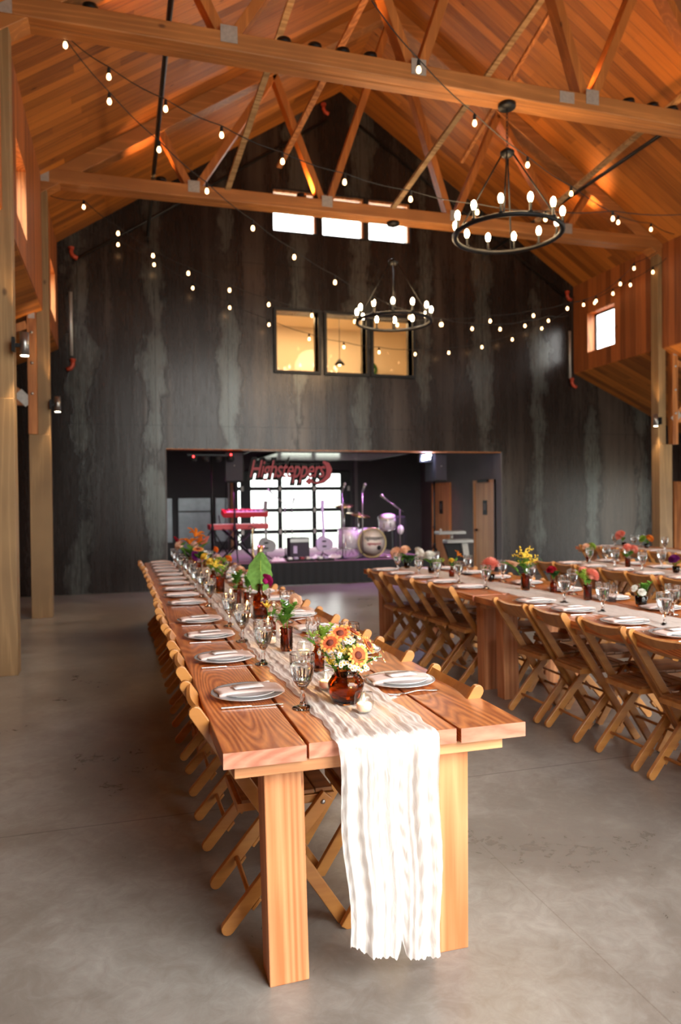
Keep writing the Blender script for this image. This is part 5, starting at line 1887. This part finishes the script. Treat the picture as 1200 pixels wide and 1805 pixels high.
# second table
put('cyl', 3.07, 5.14, 'tall amber cylinder vase with goldenrod on the second table', [
    ('spray', (-.01, 0, .17), .085, 'tall goldenrod plume in the cylinder vase of the second table', 'yellow'),
    ('spray', (.05, 0, .1), .07, 'lower goldenrod plume in the cylinder vase of the second table', 'yellow'),
    ('fern', (0, 0, .12), .07, 'feathery green fern around the goldenrod', 'green'),
    ('snap', (-.16, 0, .1), .1, 'brownish grass plume left of the goldenrod', 'peach')], 1.15)
put('bottle', 3.19, 4.93, 'small amber bottle with red dahlia on the second table', [
    ('ball', (-.015, 0, .06), .045, 'crimson dahlia right of the goldenrod', 'red'),
    ('herb', (.02, 0, .05), .06, 'green leaves under the crimson dahlia', 'dgreen')], 1.0)
put('cyl', 3.17, 4.47, 'reddish amber cylinder vase with coral flower on the second table', [
    ('ball', (.03, 0, .06), .06, 'big coral flower in the reddish cylinder vase', 'coral'),
    ('ball', (-.02, .02, .09), .045, 'smaller coral flower in the reddish cylinder vase', 'coral'),
    ('herb', (-.06, 0, .1), .06, 'lime sprig left of the coral flowers', 'lgreen')], .95, 'amberd')
put('cup', 3.29, 4.06, 'short amber vase with white buds on the second table', [
    ('rose', (-.05, 0, .05), .028, 'white bud, upper left in the short amber vase', 'whitep'),
    ('rose', (-.01, -.02, .025), .03, 'white bud, lower one in the short amber vase', 'whitep'),
    ('herb', (.05, 0, .08), .06, 'grey-green leaves in the short amber vase', 'green'),
    ('herb', (.02, 0, .04), .05, 'dark leaves in the short amber vase', 'dgreen')], 1.0)
put('cup', 3.12, 5.8, 'small vase with the big coral dahlia on the second table', [
    ('ball', (0, 0, .07), .095, 'largest coral pink dahlia, far half of the second table', 'coral')], .9)
put('bottle', 2.98, 6.3, 'amber bottle with orange and yellow flowers on the second table', [
    ('lily', (.06, 0, .1), .05, 'small orange flower above the yellow one', 'orange'),
    ('mum', (.0, 0, .05), .035, 'yellow flower on the far half of the second table', 'yellow')], .9)
put('cup', 2.95, 6.7, 'small amber vase with white dahlia on the second table', [
    ('mum', (-.02, 0, .1), .07, 'round white dahlia on the far half of the second table', 'whitep'),
    ('herb', (.09, 0, .06), .09, 'lime leaves beside the white dahlia', 'lgreen')], .9)
put('cup', 2.93, 7.3, 'vase with pale roses at the far end of the second table', [
    ('rose', (-.12, 0, .1), .075, 'leftmost peach rose at the far end of the second table', 'peach'),
    ('rose', (-.02, 0, .12), .07, 'middle peach rose at the far end of the second table', 'peach'),
    ('rose', (.13, 0, .09), .075, 'cream rose at the right of the far bouquet', 'whitep'),
    ('herb', (.04, 0, .05), .12, 'green foliage of the far bouquet', 'dgreen')], .9)
# third and rightmost tables
put('cyl', 5.12, 7.2, 'dark amber vase with lime and peach flowers, third table far end', [
    ('rose', (-.03, 0, .07), .05, 'peach rose, third table far end', 'peach'), ('mum', (.04, 0, .07), .055, 'lime bloom, third table far end', 'lgreen')], .9, 'amberd')
put('cyl', 5.1, 6.5, 'amber vase with coral flowers, third table', [
    ('ball', (.0, 0, .09), .065, 'left coral flower, third table', 'coral'), ('ball', (.07, 0, .08), .055, 'right coral flower, third table', 'coral'), ('herb', (-.02, 0, .02), .07, 'green leaves under the coral flowers, third table', 'green')], .9, 'amberd')
put('cup', 5.12, 5.82, 'small vase with purple bloom, third table', [('ball', (-.02, 0, .06), .06, 'purple bloom, third table', 'purple')], .9, 'amberd')
put('bottle', 5.18, 5.3, 'small bottle with yellow star flower, third table near the right edge', [('lily', (0, 0, .08), .08, 'yellow star flower, third table near the right edge', 'yellow')], .95)
put('cup', 7.35, 9.45, 'small vase with coral dahlia, rightmost table far end', [('ball', (-.06, 0, .1), .09, 'coral dahlia, rightmost table far end', 'coral')], .9, 'amberd')
put('cup', 7.35, 8.95, 'small vase with orange and lime blooms, rightmost table', [('mum', (-.06, 0, .07), .06, 'lime bloom, rightmost table', 'lgreen'), ('mum', (.05, 0, .07), .065, 'orange bloom, rightmost table', 'orange')], .9, 'amberd')
put('cup', 7.38, 8.15, 'pale vase with green leaves, rightmost table', [('herb', (.0, 0, .1), .12, 'dark green leaves, rightmost table', 'dgreen')], 1.2, 'china')

# ------------------------------------------------------------------ band gear on the stage
lamp('stage_wash_left', 'SPOT', (2.0, 13.5, 2.42), 260, (.85, .2, .85), .05, None, (3.0, 14.2, .4), R(95), .8)
lamp('stage_wash_right', 'SPOT', (5.5, 13.6, 2.42), 230, (.75, .3, .95), .05, None, (4.4, 13.6, .8), R(95), .8)
lamp('stage_wash_keys', 'SPOT', (1.45, 13.3, 2.3), 60, (1, .15, .7), .04, None, (2.1, 13.7, .9), R(70), .8)
lamp('red_side_light', 'SPOT', (5.75, 14.2, 1.6), 14, (1, .06, .1), .04, None, (7.2, 15.6, 1.1), R(60), .8)

def mic_stand(x, y, h, label, boom=0, lean=0):
    t = thing('microphone_stand', label, 'microphone stand', (x, y, SZ), 0, 'microphone stands')
    m = MB(); m.lathe([(.13, 0), (.13, .012), (.04, .03), (.016, .06)], n=20); m.build('round_base', 'black', t)
    m = MB(); m.tube([(0, 0, .03), (0, 0, h)], .011, 8); m.build('pole', 'satin', t)
    if boom:
        m = MB(); m.tube([(-boom * .3, 0, h - .05), (boom, 0, h + .16)], .009, 8); m.build('boom_arm', 'satin', t)
        e = Vector((boom, 0, h + .16)); d = Vector((boom, 0, .2)).normalized()
    else:
        e = Vector((0, 0, h)); d = Vector((.1, -.25, .5)).normalized()
    m = MB(); m.tube([e, e + d * .15], [.012, .02], 10); mic = m.build('microphone', 'satin', t)
    m = MB(); m.ball(e + d * .17, .028, 12); m.build('grille', 'gusset', mic)
mic_stand(3.83 * 1.0 + .17, 13.2, 1.26, 'microphone stand left of the drum kit, in front of the door edge')
mic_stand(4.4, 13.2, 1.25, 'microphone stand standing in front of the bass drum')
mic_stand(5.2, 13.3, .92, 'boom microphone stand right of the tom drum', -.24)
mic_stand(3.05, 13.9, 1.05, 'boom microphone stand in front of the glass door, left half', -.2)
mic_stand(3.35, 14.6, 1.0, 'straight microphone stand before the glass door, thin one')

def speaker(x, y, zc, label, face):
    o = thing('loudspeaker', label, 'speaker', (x, y, zc), face, 'loudspeakers')
    m = MB()
    pr = [(-.17, -.15), (.17, -.15), (.12, .17), (-.12, .17)]
    m.add([(a, b, 0) for a, b in pr] + [(a, b, .56) for a, b in pr], [(3, 2, 1, 0), (4, 5, 6, 7)] + [(i, (i + 1) % 4, (i + 1) % 4 + 4, i + 4) for i in range(4)])
    m.build('cabinet', 'blackm', o, .015)
    m = MB(); m.box(-.15, .15, -.16, -.152, .03, .53); m.build('grille', 'amp', o)
    m = MB(); m.lathe([(.012, 0), (.012, .01)], (0, -.165, .3), 10, rot=Matrix.Rotation(PI / 2, 3, 'X')); m.build('badge', 'gusset', o)
    return o
def tripod(x, y, z0, h, label, name='speaker_stand'):
    t = thing(name, label, 'stand', (x, y, z0), 0)
    m = MB(); m.tube([(0, 0, .25), (0, 0, h)], .018, 10); m.build('pole', 'black', t)
    for k in range(3):
        a = 2 * PI * k / 3 + .5
        m = MB(); m.tube([(0, 0, .62), (.42 * math.cos(a), .42 * math.sin(a), .015)], .012, 8); m.build('leg', 'black', t)
    m = MB(); m.lathe([(.03, 0), (.03, .08)], (0, 0, .58), 12); m.build('collar', 'blackm', t)
    return t
tripod(1.99, 13.35, SZ, 1.45, 'black tripod stand under the left loudspeaker')
speaker(1.99, 13.35, SZ + 1.45, 'black loudspeaker on the left, high on a tripod stand', R(-6))
tripod(5.95, 13.35, 0, 1.88, 'black tripod stand under the right loudspeaker, before the wooden door')
speaker(5.98, 13.35, 1.88, 'black loudspeaker on the right, high on a tripod stand', R(20))
tripod(1.57, 13.2, SZ, 1.92, 'tall black lighting stand at the left of the stage', 'lighting_stand')
t = thing('light_bar', 'black bar with par lamps and red indicator lights, high at the left', 'stage light', (1.57, 13.2, SZ + 1.92))
m = MB(); m.box(-.42, .42, -.02, .02, 0, .03); m.build('crossbar', 'black', t)
for k in range(4):
    x = -.33 + k * .22
    m = MB(); m.lathe([(.05, 0), (.065, .03), (.065, .09), (.04, .1)], (x, -.05, -.1), 14); c = m.build('par_lamp', 'blackm', t)
    if k in (0, 3):
        m = MB(); m.ball((x, -.12, -.02 if k == 0 else .02), .016, 10); m.build('indicator', 'ledr', c)
t = thing('led_stage_light', 'bright blue-white LED stage lamp above the right loudspeaker', 'stage light', (5.7, 13.15, 2.30), R(12))
m = MB(); m.box(-.15, .15, 0, .08, -.05, .11); m.build('housing', 'blackm', t)
for i in range(3):
    for j in range(2):
        m = MB(); m.ball((-.09 + i * .075 + j * .015, -.015, .0 + j * .06 + i * .015), .028, 10); m.build('led', 'ledb', t)
lamp('led_glow', 'POINT', (5.65, 13.0, 2.3), 4, (.6, .65, 1), .05)

# drum kit
t = thing('bass_drum', 'bass drum with cream head, gold hoop and printed lettering', 'drum', (4.62, 13.3, SZ + .285))
ry = Matrix.Rotation(PI / 2, 3, 'X')
rY = lambda rr, y0, y1: [(rr, -y1), (rr, -y0)]
m = MB(); m.lathe([(.28, -.4), (.28, 0)], n=40, rot=ry); m.build('shell', 'drumshell', t)
m = MB(); m.lathe([(.268, 0), (.001, .003)], (0, -.012, 0), 40, rot=ry); hd = m.build('drum_head', 'drumskin', t)
m = MB()
for k in range(40):
    pass
m.torus((0, 0, 0), .278, .016, 48, 8)
hp = m.build('hoop', 'hoop', t); hp.rotation_euler = (PI / 2, 0, 0); hp.location = (0, -.005, 0)
m = MB(); m.lathe([(.045, 0), (.001, .001)], (.14, -.022, -.1), 20, rot=ry); m.build('port_hole', 'blackm', hd)
for s_ in (-1, 1):
    m = MB(); m.tube([(s_ * .2, .1, -.2), (s_ * .32, -.08, -.283)], .01, 8); m.build('spur', 'chrome', t)
def text_obj(name, body, size, mat, parent, loc, rot=(PI / 2, 0, 0), shear=.3, extrude=.004, offset=0.0, sx=1.0, sy=1.0):
    cu = bpy.data.curves.new(name, 'FONT')
    cu.body = body
    cu.size = size
    cu.shear = shear
    cu.extrude = extrude
    cu.offset = offset
    cu.align_x = 'CENTER'
    cu.space_character = .92
    tmp = bpy.data.objects.new(name + '_curve', cu)
    C.objects.link(tmp)
    dg = bpy.context.evaluated_depsgraph_get()
    me = bpy.data.meshes.new_from_object(tmp.evaluated_get(dg))
    bpy.data.objects.remove(tmp)
    me.materials.clear()
    me.materials.append(M[mat])
    o = bpy.data.objects.new(name, me)
    C.objects.link(o)
    o.parent = parent
    o.location = loc
    o.rotation_euler = rot
    o.scale = (sx, sy, 1)
    return o
text_obj('lettering', 'Highsteppers', .105, 'blackm', hd, (.02, -.022, .06), sx=.72, extrude=.001, offset=.001)
o = text_obj('red_lettering', 'Highsteppers', .07, 'signred', hd, (.03, -.022, -.04), sx=.85, extrude=.001, offset=.001)

def drum(name, x, y, z, r, h, label, tiltx=0, tilty=0):
    t = thing(name, label, 'drum', (x, y, z))
    t.rotation_euler = (tiltx, tilty, 0)
    m = MB(); m.lathe([(r, 0), (r, h)], n=32); m.build('shell', 'drumshell', t)
    m = MB(); m.lathe([(r * .98, 0), (.001, .002)], (0, 0, h + .002), 32); m.build('drum_head', 'drumskin', t)
    for zz in (.01, h - .01):
        m = MB(); m.torus((0, 0, zz), r + .004, .008, 32, 6); m.build('hoop', 'chrome', t)
    m = MB()
    for k in range(8):
        a = 2 * PI * k / 8
        m.box(r * math.cos(a) - .008, r * math.cos(a) + .008, r * math.sin(a) - .008, r * math.sin(a) + .008, h * .3, h * .7)
    m.build('lugs', 'chrome', t)
    return t
ft = drum('floor_tom', 4.22, 13.55, SZ + .17, .2, .4, 'pearly floor tom standing left behind the bass drum')
for k in range(3):
    a = 2 * PI * k / 3
    m = MB(); m.tube([(.21 * math.cos(a), .21 * math.sin(a), .2), (.23 * math.cos(a), .23 * math.sin(a), -.165)], .008, 6); m.build('leg', 'chrome', ft)
tt = drum('rack_tom', 5.0, 13.45, SZ + .56, .165, .24, 'pearly rack tom tilted above the bass drum, right', R(18), R(-12))
m = MB(); m.tube([(0, .05, 0), (-.12, .1, -.12), (-.2, .1, -.24)], .012, 8); m.build('mount_arm', 'chrome', tt)
def cymbal(x, y, h, r, tilt, label):
    t = thing('cymbal', label, 'cymbal', (x, y, SZ), 0, 'cymbals on stands')
    m = MB(); m.lathe([(r, -.004), (r * .3, .012), (r * .18, .014), (r * .1, .035), (.004, .04), (.004, .036), (r * .3, .008), (r, -.006)], (0, 0, 0), 32)
    c = m.build('cymbal_disc', 'cymbal', t); c.location = (0, 0, h); c.rotation_euler = (R(12), tilt, 0)
    m = MB(); m.tube([(0, 0, .3), (0, 0, h + .06)], .01, 8); m.build('pole', 'chrome', t)
    for k in range(3):
        a = 2 * PI * k / 3 + .3
        m = MB(); m.tube([(0, 0, .4), (.22 * math.cos(a), .22 * math.sin(a), .01)], .008, 6); m.build('leg', 'chrome', t)
cymbal(4.5, 13.75, .82, .24, R(8), 'bronze cymbal right behind the bass drum')
cymbal(4.28, 14.0, 1.0, .2, R(-4), 'hi-hat cymbal left behind the bass drum')
t = drum('snare_drum', 4.9, 13.9, SZ + .38, .17, .13, 'small snare drum behind the rack tom')
m = MB(); m.tube([(0, 0, 0), (0, 0, -.375)], .014, 8); m.build('stand', 'chrome', t)

# keyboards on an X stand
t = thing('keyboard_stand', 'black two-tier X keyboard stand at the left of the stage', 'stand', (2.1, 13.65, SZ))
for s_ in (-1, 1):
    m = MB(); m.tube([(s_ * .32, .15, .01), (-s_ * .3, .15, .6)], .014, 8); m.build('leg', 'black', t)
    m = MB(); m.tube([(s_ * .32, -.15, .01), (-s_ * .3, -.15, .6)], .014, 8); m.build('leg', 'black', t)
    m = MB(); m.tube([(s_ * .3, .17, .6), (s_ * .33, .2, .85)], .012, 8); m.build('upper_arm', 'black', t)
    m = MB(); m.tube([(s_ * .3, -.18, .6), (s_ * .3, .18, .6)], .012, 8); m.build('support', 'black', t)
def keyboard(x, y, z, wd, dp, label, tilt):
    t = thing('keyboard', label, 'keyboard', (x, y, z))
    t.rotation_euler = (tilt, 0, R(3))
    m = MB(); m.box(-wd / 2, wd / 2, -dp / 2, dp / 2, -.03, .07); m.build('case', 'redkb', t, .01)
    m = MB(); m.box(-wd / 2 + .06, wd / 2 - .06, -dp / 2 + .005, -dp / 2 + .13, .07, .078); k_ = m.build('white_keys', 'china', t)
    m = MB()
    for q in range(30):
        if q % 7 in (2, 6):
            continue
        x0 = -wd / 2 + .07 + q * (wd - .14) / 30
        m.box(x0, x0 + .012, -dp / 2 + .05, -dp / 2 + .13, .078, .088)
    m.build('black_keys', 'blackm', t)
keyboard(2.1, 13.65, SZ + .615, 1.1, .3, 'red keyboard on the lower tier of the stand', 0)
keyboard(2.25, 13.8, SZ + .865, .85, .28, 'red keyboard tilted on the upper tier of the stand', R(14))
t = thing('saxophone', 'saxophone standing in front of the keyboards', 'saxophone', (2.3, 13.25, SZ))
m = MB(); m.tube([(.02, 0, .62), (0, 0, .6), (0, 0, .14), (.03, 0, .07), (.09, 0, .07), (.13, 0, .16), (.15, 0, .3)], [.008, .012, .028, .034, .04, .05, .075], 12); m.build('body', 'cymbal', t)
m = MB(); m.tube([(.02, 0, .62), (-.04, 0, .66), (-.08, 0, .63)], .009, 8); m.build('mouthpiece', 'blackm', t)
m = MB()
for k in range(8):
    m.lathe([(.012, 0), (.012, .006)], (0, -.032, .2 + k * .045), 8, rot=ry)
m.build('keys', 'chrome', t)
m = MB()
for k in range(3):
    a = 2 * PI * k / 3
    m.tube([(.05, 0, .04), (.05 + .14 * math.cos(a), .14 * math.sin(a), .006)], .007, 6)
m.build('stand', 'black', t)
def guitar(x, y, label, body, neck, rot, scale=1.0, lean=8):
    t = thing('electric_guitar', label, 'guitar', (x, y, SZ + .1), rot)
    t.rotation_euler = (R(-lean), 0, rot)
    out = []
    for k in range(28):
        a = 2 * PI * k / 28
        rr = .17 + .035 * math.cos(2 * a) + .02 * math.cos(3 * a + .5)
        out.append((rr * math.cos(a) * .85, rr * math.sin(a) + .17))
    m = MB()
    vs = [(a, -.02, b) for a, b in out] + [(a, .02, b) for a, b in out]
    n = len(out)
    m.add(vs, [tuple(range(n)), tuple(range(2 * n - 1, n - 1, -1))] + [(i, i + n, (i + 1) % n + n, (i + 1) % n) for i in range(n)])
    m.build('guitar_body', body, t, .006)
    m = MB(); m.bar((0, -.026, .3), (0, -.026, .88), .045, .018, (0, 1, 0)); nk = m.build('neck', neck, t)
    m = MB(); m.bar((0, -.026, .87), (.015, -.026, 1.02), .075, .016, (0, 1, 0)); m.build('headstock', neck, nk)
    m = MB(); m.box(-.04, .04, -.028, -.018, .1, .13); m.box(-.04, .04, -.028, -.018, .2, .23); m.build('pickups', 'blackm', t)
    m = MB(); m.tube([(-.12, .06, -.09), (0, .1, .0), (.12, .06, -.09)], .01, 6); m.tube([(0, .1, 0), (0, .2, -.09)], .01, 6); m.tube([(0, .1, 0), (0, .06, .4)], .008, 6); m.build('stand', 'black', t)
guitar(3.78, 13.7, 'pale violet electric guitar on a stand before the glass door', 'guitarw', 'guitarw', R(4))
guitar(2.62, 13.6, 'dark guitar low on a stand left of the glass door', 'cajon', 'cajon', R(-5), lean=10)
t = thing('guitar_amplifier', 'dark square guitar amplifier on the stage before the glass door', 'amplifier', (3.28, 13.8, SZ))
m = MB(); m.box(-.2, .2, -.12, .12, 0, .40); m.build('cabinet', 'blackm', t, .008)
m = MB(); m.box(-.18, .18, -.13, -.12, .03, .3); m.build('grille', 'amp', t)
m = MB(); m.box(-.18, .18, -.128, -.12, .31, .38); m.build('control_panel', 'satin', t)
m = MB(); m.box(-.12, -.05, -.136, -.13, .1, .24); m.build('badge', 'guitarw', t)
m = MB(); m.tube([(-.08, 0, .4), (-.07, 0, .425), (.07, 0, .425), (.08, 0, .4)], .008, 6); m.build('handle', 'rubber', t)
for k, (x, y, wd, l) in enumerate(((3.15, 13.1, .5, 'black pedal board at the front of the stage, left'), (3.6, 13.05, .3, 'small pedal board at the front of the stage, right'))):
    t = thing('pedal_board', l, 'pedal board', (x, y, SZ), R(8 * k - 3))
    m = MB(); m.box(-wd / 2, wd / 2, -.12, .12, 0, .035); m.build('board', 'blackm', t, .004)
    for q in range(int(wd / .11)):
        m = MB(); m.box(-wd / 2 + .03 + q * .11, -wd / 2 + .1 + q * .11, -.06, .06, .035, .07); p = m.build('pedal', ('china', 'guitarw', 'signred', 'drumskin')[q % 4], t, .004)
        m = MB(); m.lathe([(.01, 0), (.01, .012)], (-wd / 2 + .065 + q * .11, -.03, .07), 8); m.build('foot_switch', 'chrome', p)
for k, (x, y, l) in enumerate(((2.75, 13.2, 'white towel crumpled on the stage near the saxophone'), (3.55, 13.4, 'white cloth heap on the stage beside the amplifier'), (3.95, 13.55, 'small white cloth by the left microphone stand'))):
    m = MB()
    sd = k * 1.7
    m.grid(lambda a, b: ((a - .5) * .34, (b - .5) * .2, .002 + .06 * (math.sin(PI * a) * math.sin(PI * b)) * (1 + .5 * math.sin(a * 14 + sd) * math.sin(b * 11 + sd))), 20, 14)
    tag(m.build('towel', 'china', loc=(x, y, SZ + .001)), l, 'towel')
for k, pts in enumerate(([(1.9, 13.1), (2.4, 13.02), (2.9, 13.18), (3.3, 13.0), (3.9, 13.1)], [(3.9, 13.2), (4.2, 13.05), (4.6, 13.02), (5.1, 13.15)], [(2.3, 13.4), (2.7, 13.32), (3.1, 13.42), (3.5, 13.35)])):
    m = MB()
    cur = []
    for i in range(len(pts) - 1):
        for q in range(6):
            a = q / 6
            cur.append((pts[i][0] + (pts[i + 1][0] - pts[i][0]) * a, pts[i][1] + (pts[i + 1][1] - pts[i][1]) * a + .03 * math.sin(a * PI), SZ + .008))
    m.tube(cur, .006, 6)
    tag(m.build('stage_cable', 'rubber'), 'black cable on the stage floor, ' + ('along the front left', 'in front of the drum kit', 'behind the pedal boards')[k], 'cable')
t = thing('stool_case', 'black gig bag standing behind the drums on the right', 'bag', (5.45, 14.0, SZ))
m = MB(); m.box(-.14, .14, -.08, .08, 0, .78); m.build('bag_body', 'blackm', t, .04)
m = MB(); m.ball((0, -.085, .5), .07, 12, squash=1.4); m.build('white_patch', 'china', t)
t.name = 'gig_bag'
# double-tier console to the right of the stage
t = thing('pedal_steel_guitar', 'grey two-tier console keyboard on angled black legs beside the wooden doors', 'instrument', (6.25, 13.1, 0))
m = MB(); m.box(-.36, .22, -.1, .12, .84, .9); u1 = m.build('upper_deck', 'satin', t, .008)
m = MB(); m.box(-.34, .2, -.085, .1, .9, .907); m.build('upper_panel', 'gusset', u1)
m = MB(); m.box(-.2, .36, -.14, .1, .67, .735); u2 = m.build('lower_deck', 'satin', t, .008)
m = MB(); m.box(-.18, .34, -.125, .08, .735, .742); m.build('lower_panel', 'gusset', u2)
m = MB(); m.tube([(-.05, 0, .735), (-.05, 0, .84)], .03, 12); m.build('deck_support', 'gusset', t)
m = MB(); m.add([(-.22, -.04, .67), (.12, -.04, .67), (.26, -.04, 0), (.02, -.04, 0), (-.22, .04, .67), (.12, .04, .67), (.26, .04, 0), (.02, .04, 0)], [(0, 1, 2, 3), (7, 6, 5, 4), (0, 4, 5, 1), (1, 5, 6, 2), (2, 6, 7, 3), (3, 7, 4, 0)]); m.build('black_leg_panel', 'blackm', t)
m = MB(); m.bar((.2, -.06, .67), (.3, -.06, 0), .12, .02, (0, 1, 0)); m.build('silver_leg', 'gusset', t)
m = MB(); m.lathe([(.02, .9), (.03, .94), (.01, .96)], (-.28, 0, 0), 12); m.build('knob', 'gusset', t)
t.name = 'stage_console'

# script sign above the stage with its swoosh
t = thing('band_sign', 'red script sign with black outline and curved tail hanging above the stage', 'sign', (2.93, 13.15, 1.98))
text_obj('sign_backing', 'Highsteppers', .36, 'blackm', t, (0, .012, -.02), (PI / 2, 0, 0), .35, .006, .045, .8, 1.25)
text_obj('sign_lettering', 'Highsteppers', .36, 'signred', t, (0, -.004, -.02), (PI / 2, 0, 0), .35, .008, .002, .8, 1.25)
m = MB()
def swoosh(off, y0, y1, mi):
    pts = [(.69, .27, .02), (.77, .22, .045), (.81, .12, .055), (.78, .0, .045), (.69, -.09, .028), (.57, -.13, .015), (.46, -.11, .006)]
    up, dn = [], []
    for i, (x, z, w_) in enumerate(pts):
        a, b = pts[max(0, i - 1)], pts[min(len(pts) - 1, i + 1)]
        d = Vector((b[0] - a[0], 0, b[1] - a[1])).normalized()
        n_ = Vector((-d.z, 0, d.x))
        up.append(Vector((x, 0, z)) + n_ * (w_ + off)); dn.append(Vector((x, 0, z)) - n_ * (w_ + off))
    N = len(pts)
    vs = [(v.x, y0, v.z) for v in up + dn] + [(v.x, y1, v.z) for v in up + dn]
    fs = []
    for i in range(N - 1):
        fs += [(i, i + 1, N + i + 1, N + i), (2 * N + i, 3 * N + i, 3 * N + i + 1, 2 * N + i + 1), (i, 2 * N + i, 2 * N + i + 1, i + 1), (N + i, N + i + 1, 3 * N + i + 1, 3 * N + i)]
    mm = MB(); mm.add(vs, fs)
    return mm
swoosh(.018, .006, .018, 0).build('tail_backing', 'blackm', t)
sw = swoosh(0, -.012, .004, 0)
sw.add([(.42, -.012, -.02), (.5, -.012, -.09), (.42, -.012, -.17), (.34, -.012, -.1), (.42, .004, -.02), (.5, .004, -.09), (.42, .004, -.17), (.34, .004, -.1)], [(0, 1, 2, 3), (7, 6, 5, 4), (0, 4, 5, 1), (1, 5, 6, 2), (2, 6, 7, 3), (3, 7, 4, 0)])
sw.build('tail', 'signred', t)
m = MB(); m.tube([(-.6, .02, .2), (-.6, .02, .72)], .003, 4); m.tube([(.5, .02, .2), (.5, .02, .72)], .003, 4); m.build('hanging_wires', 'rubber', t)
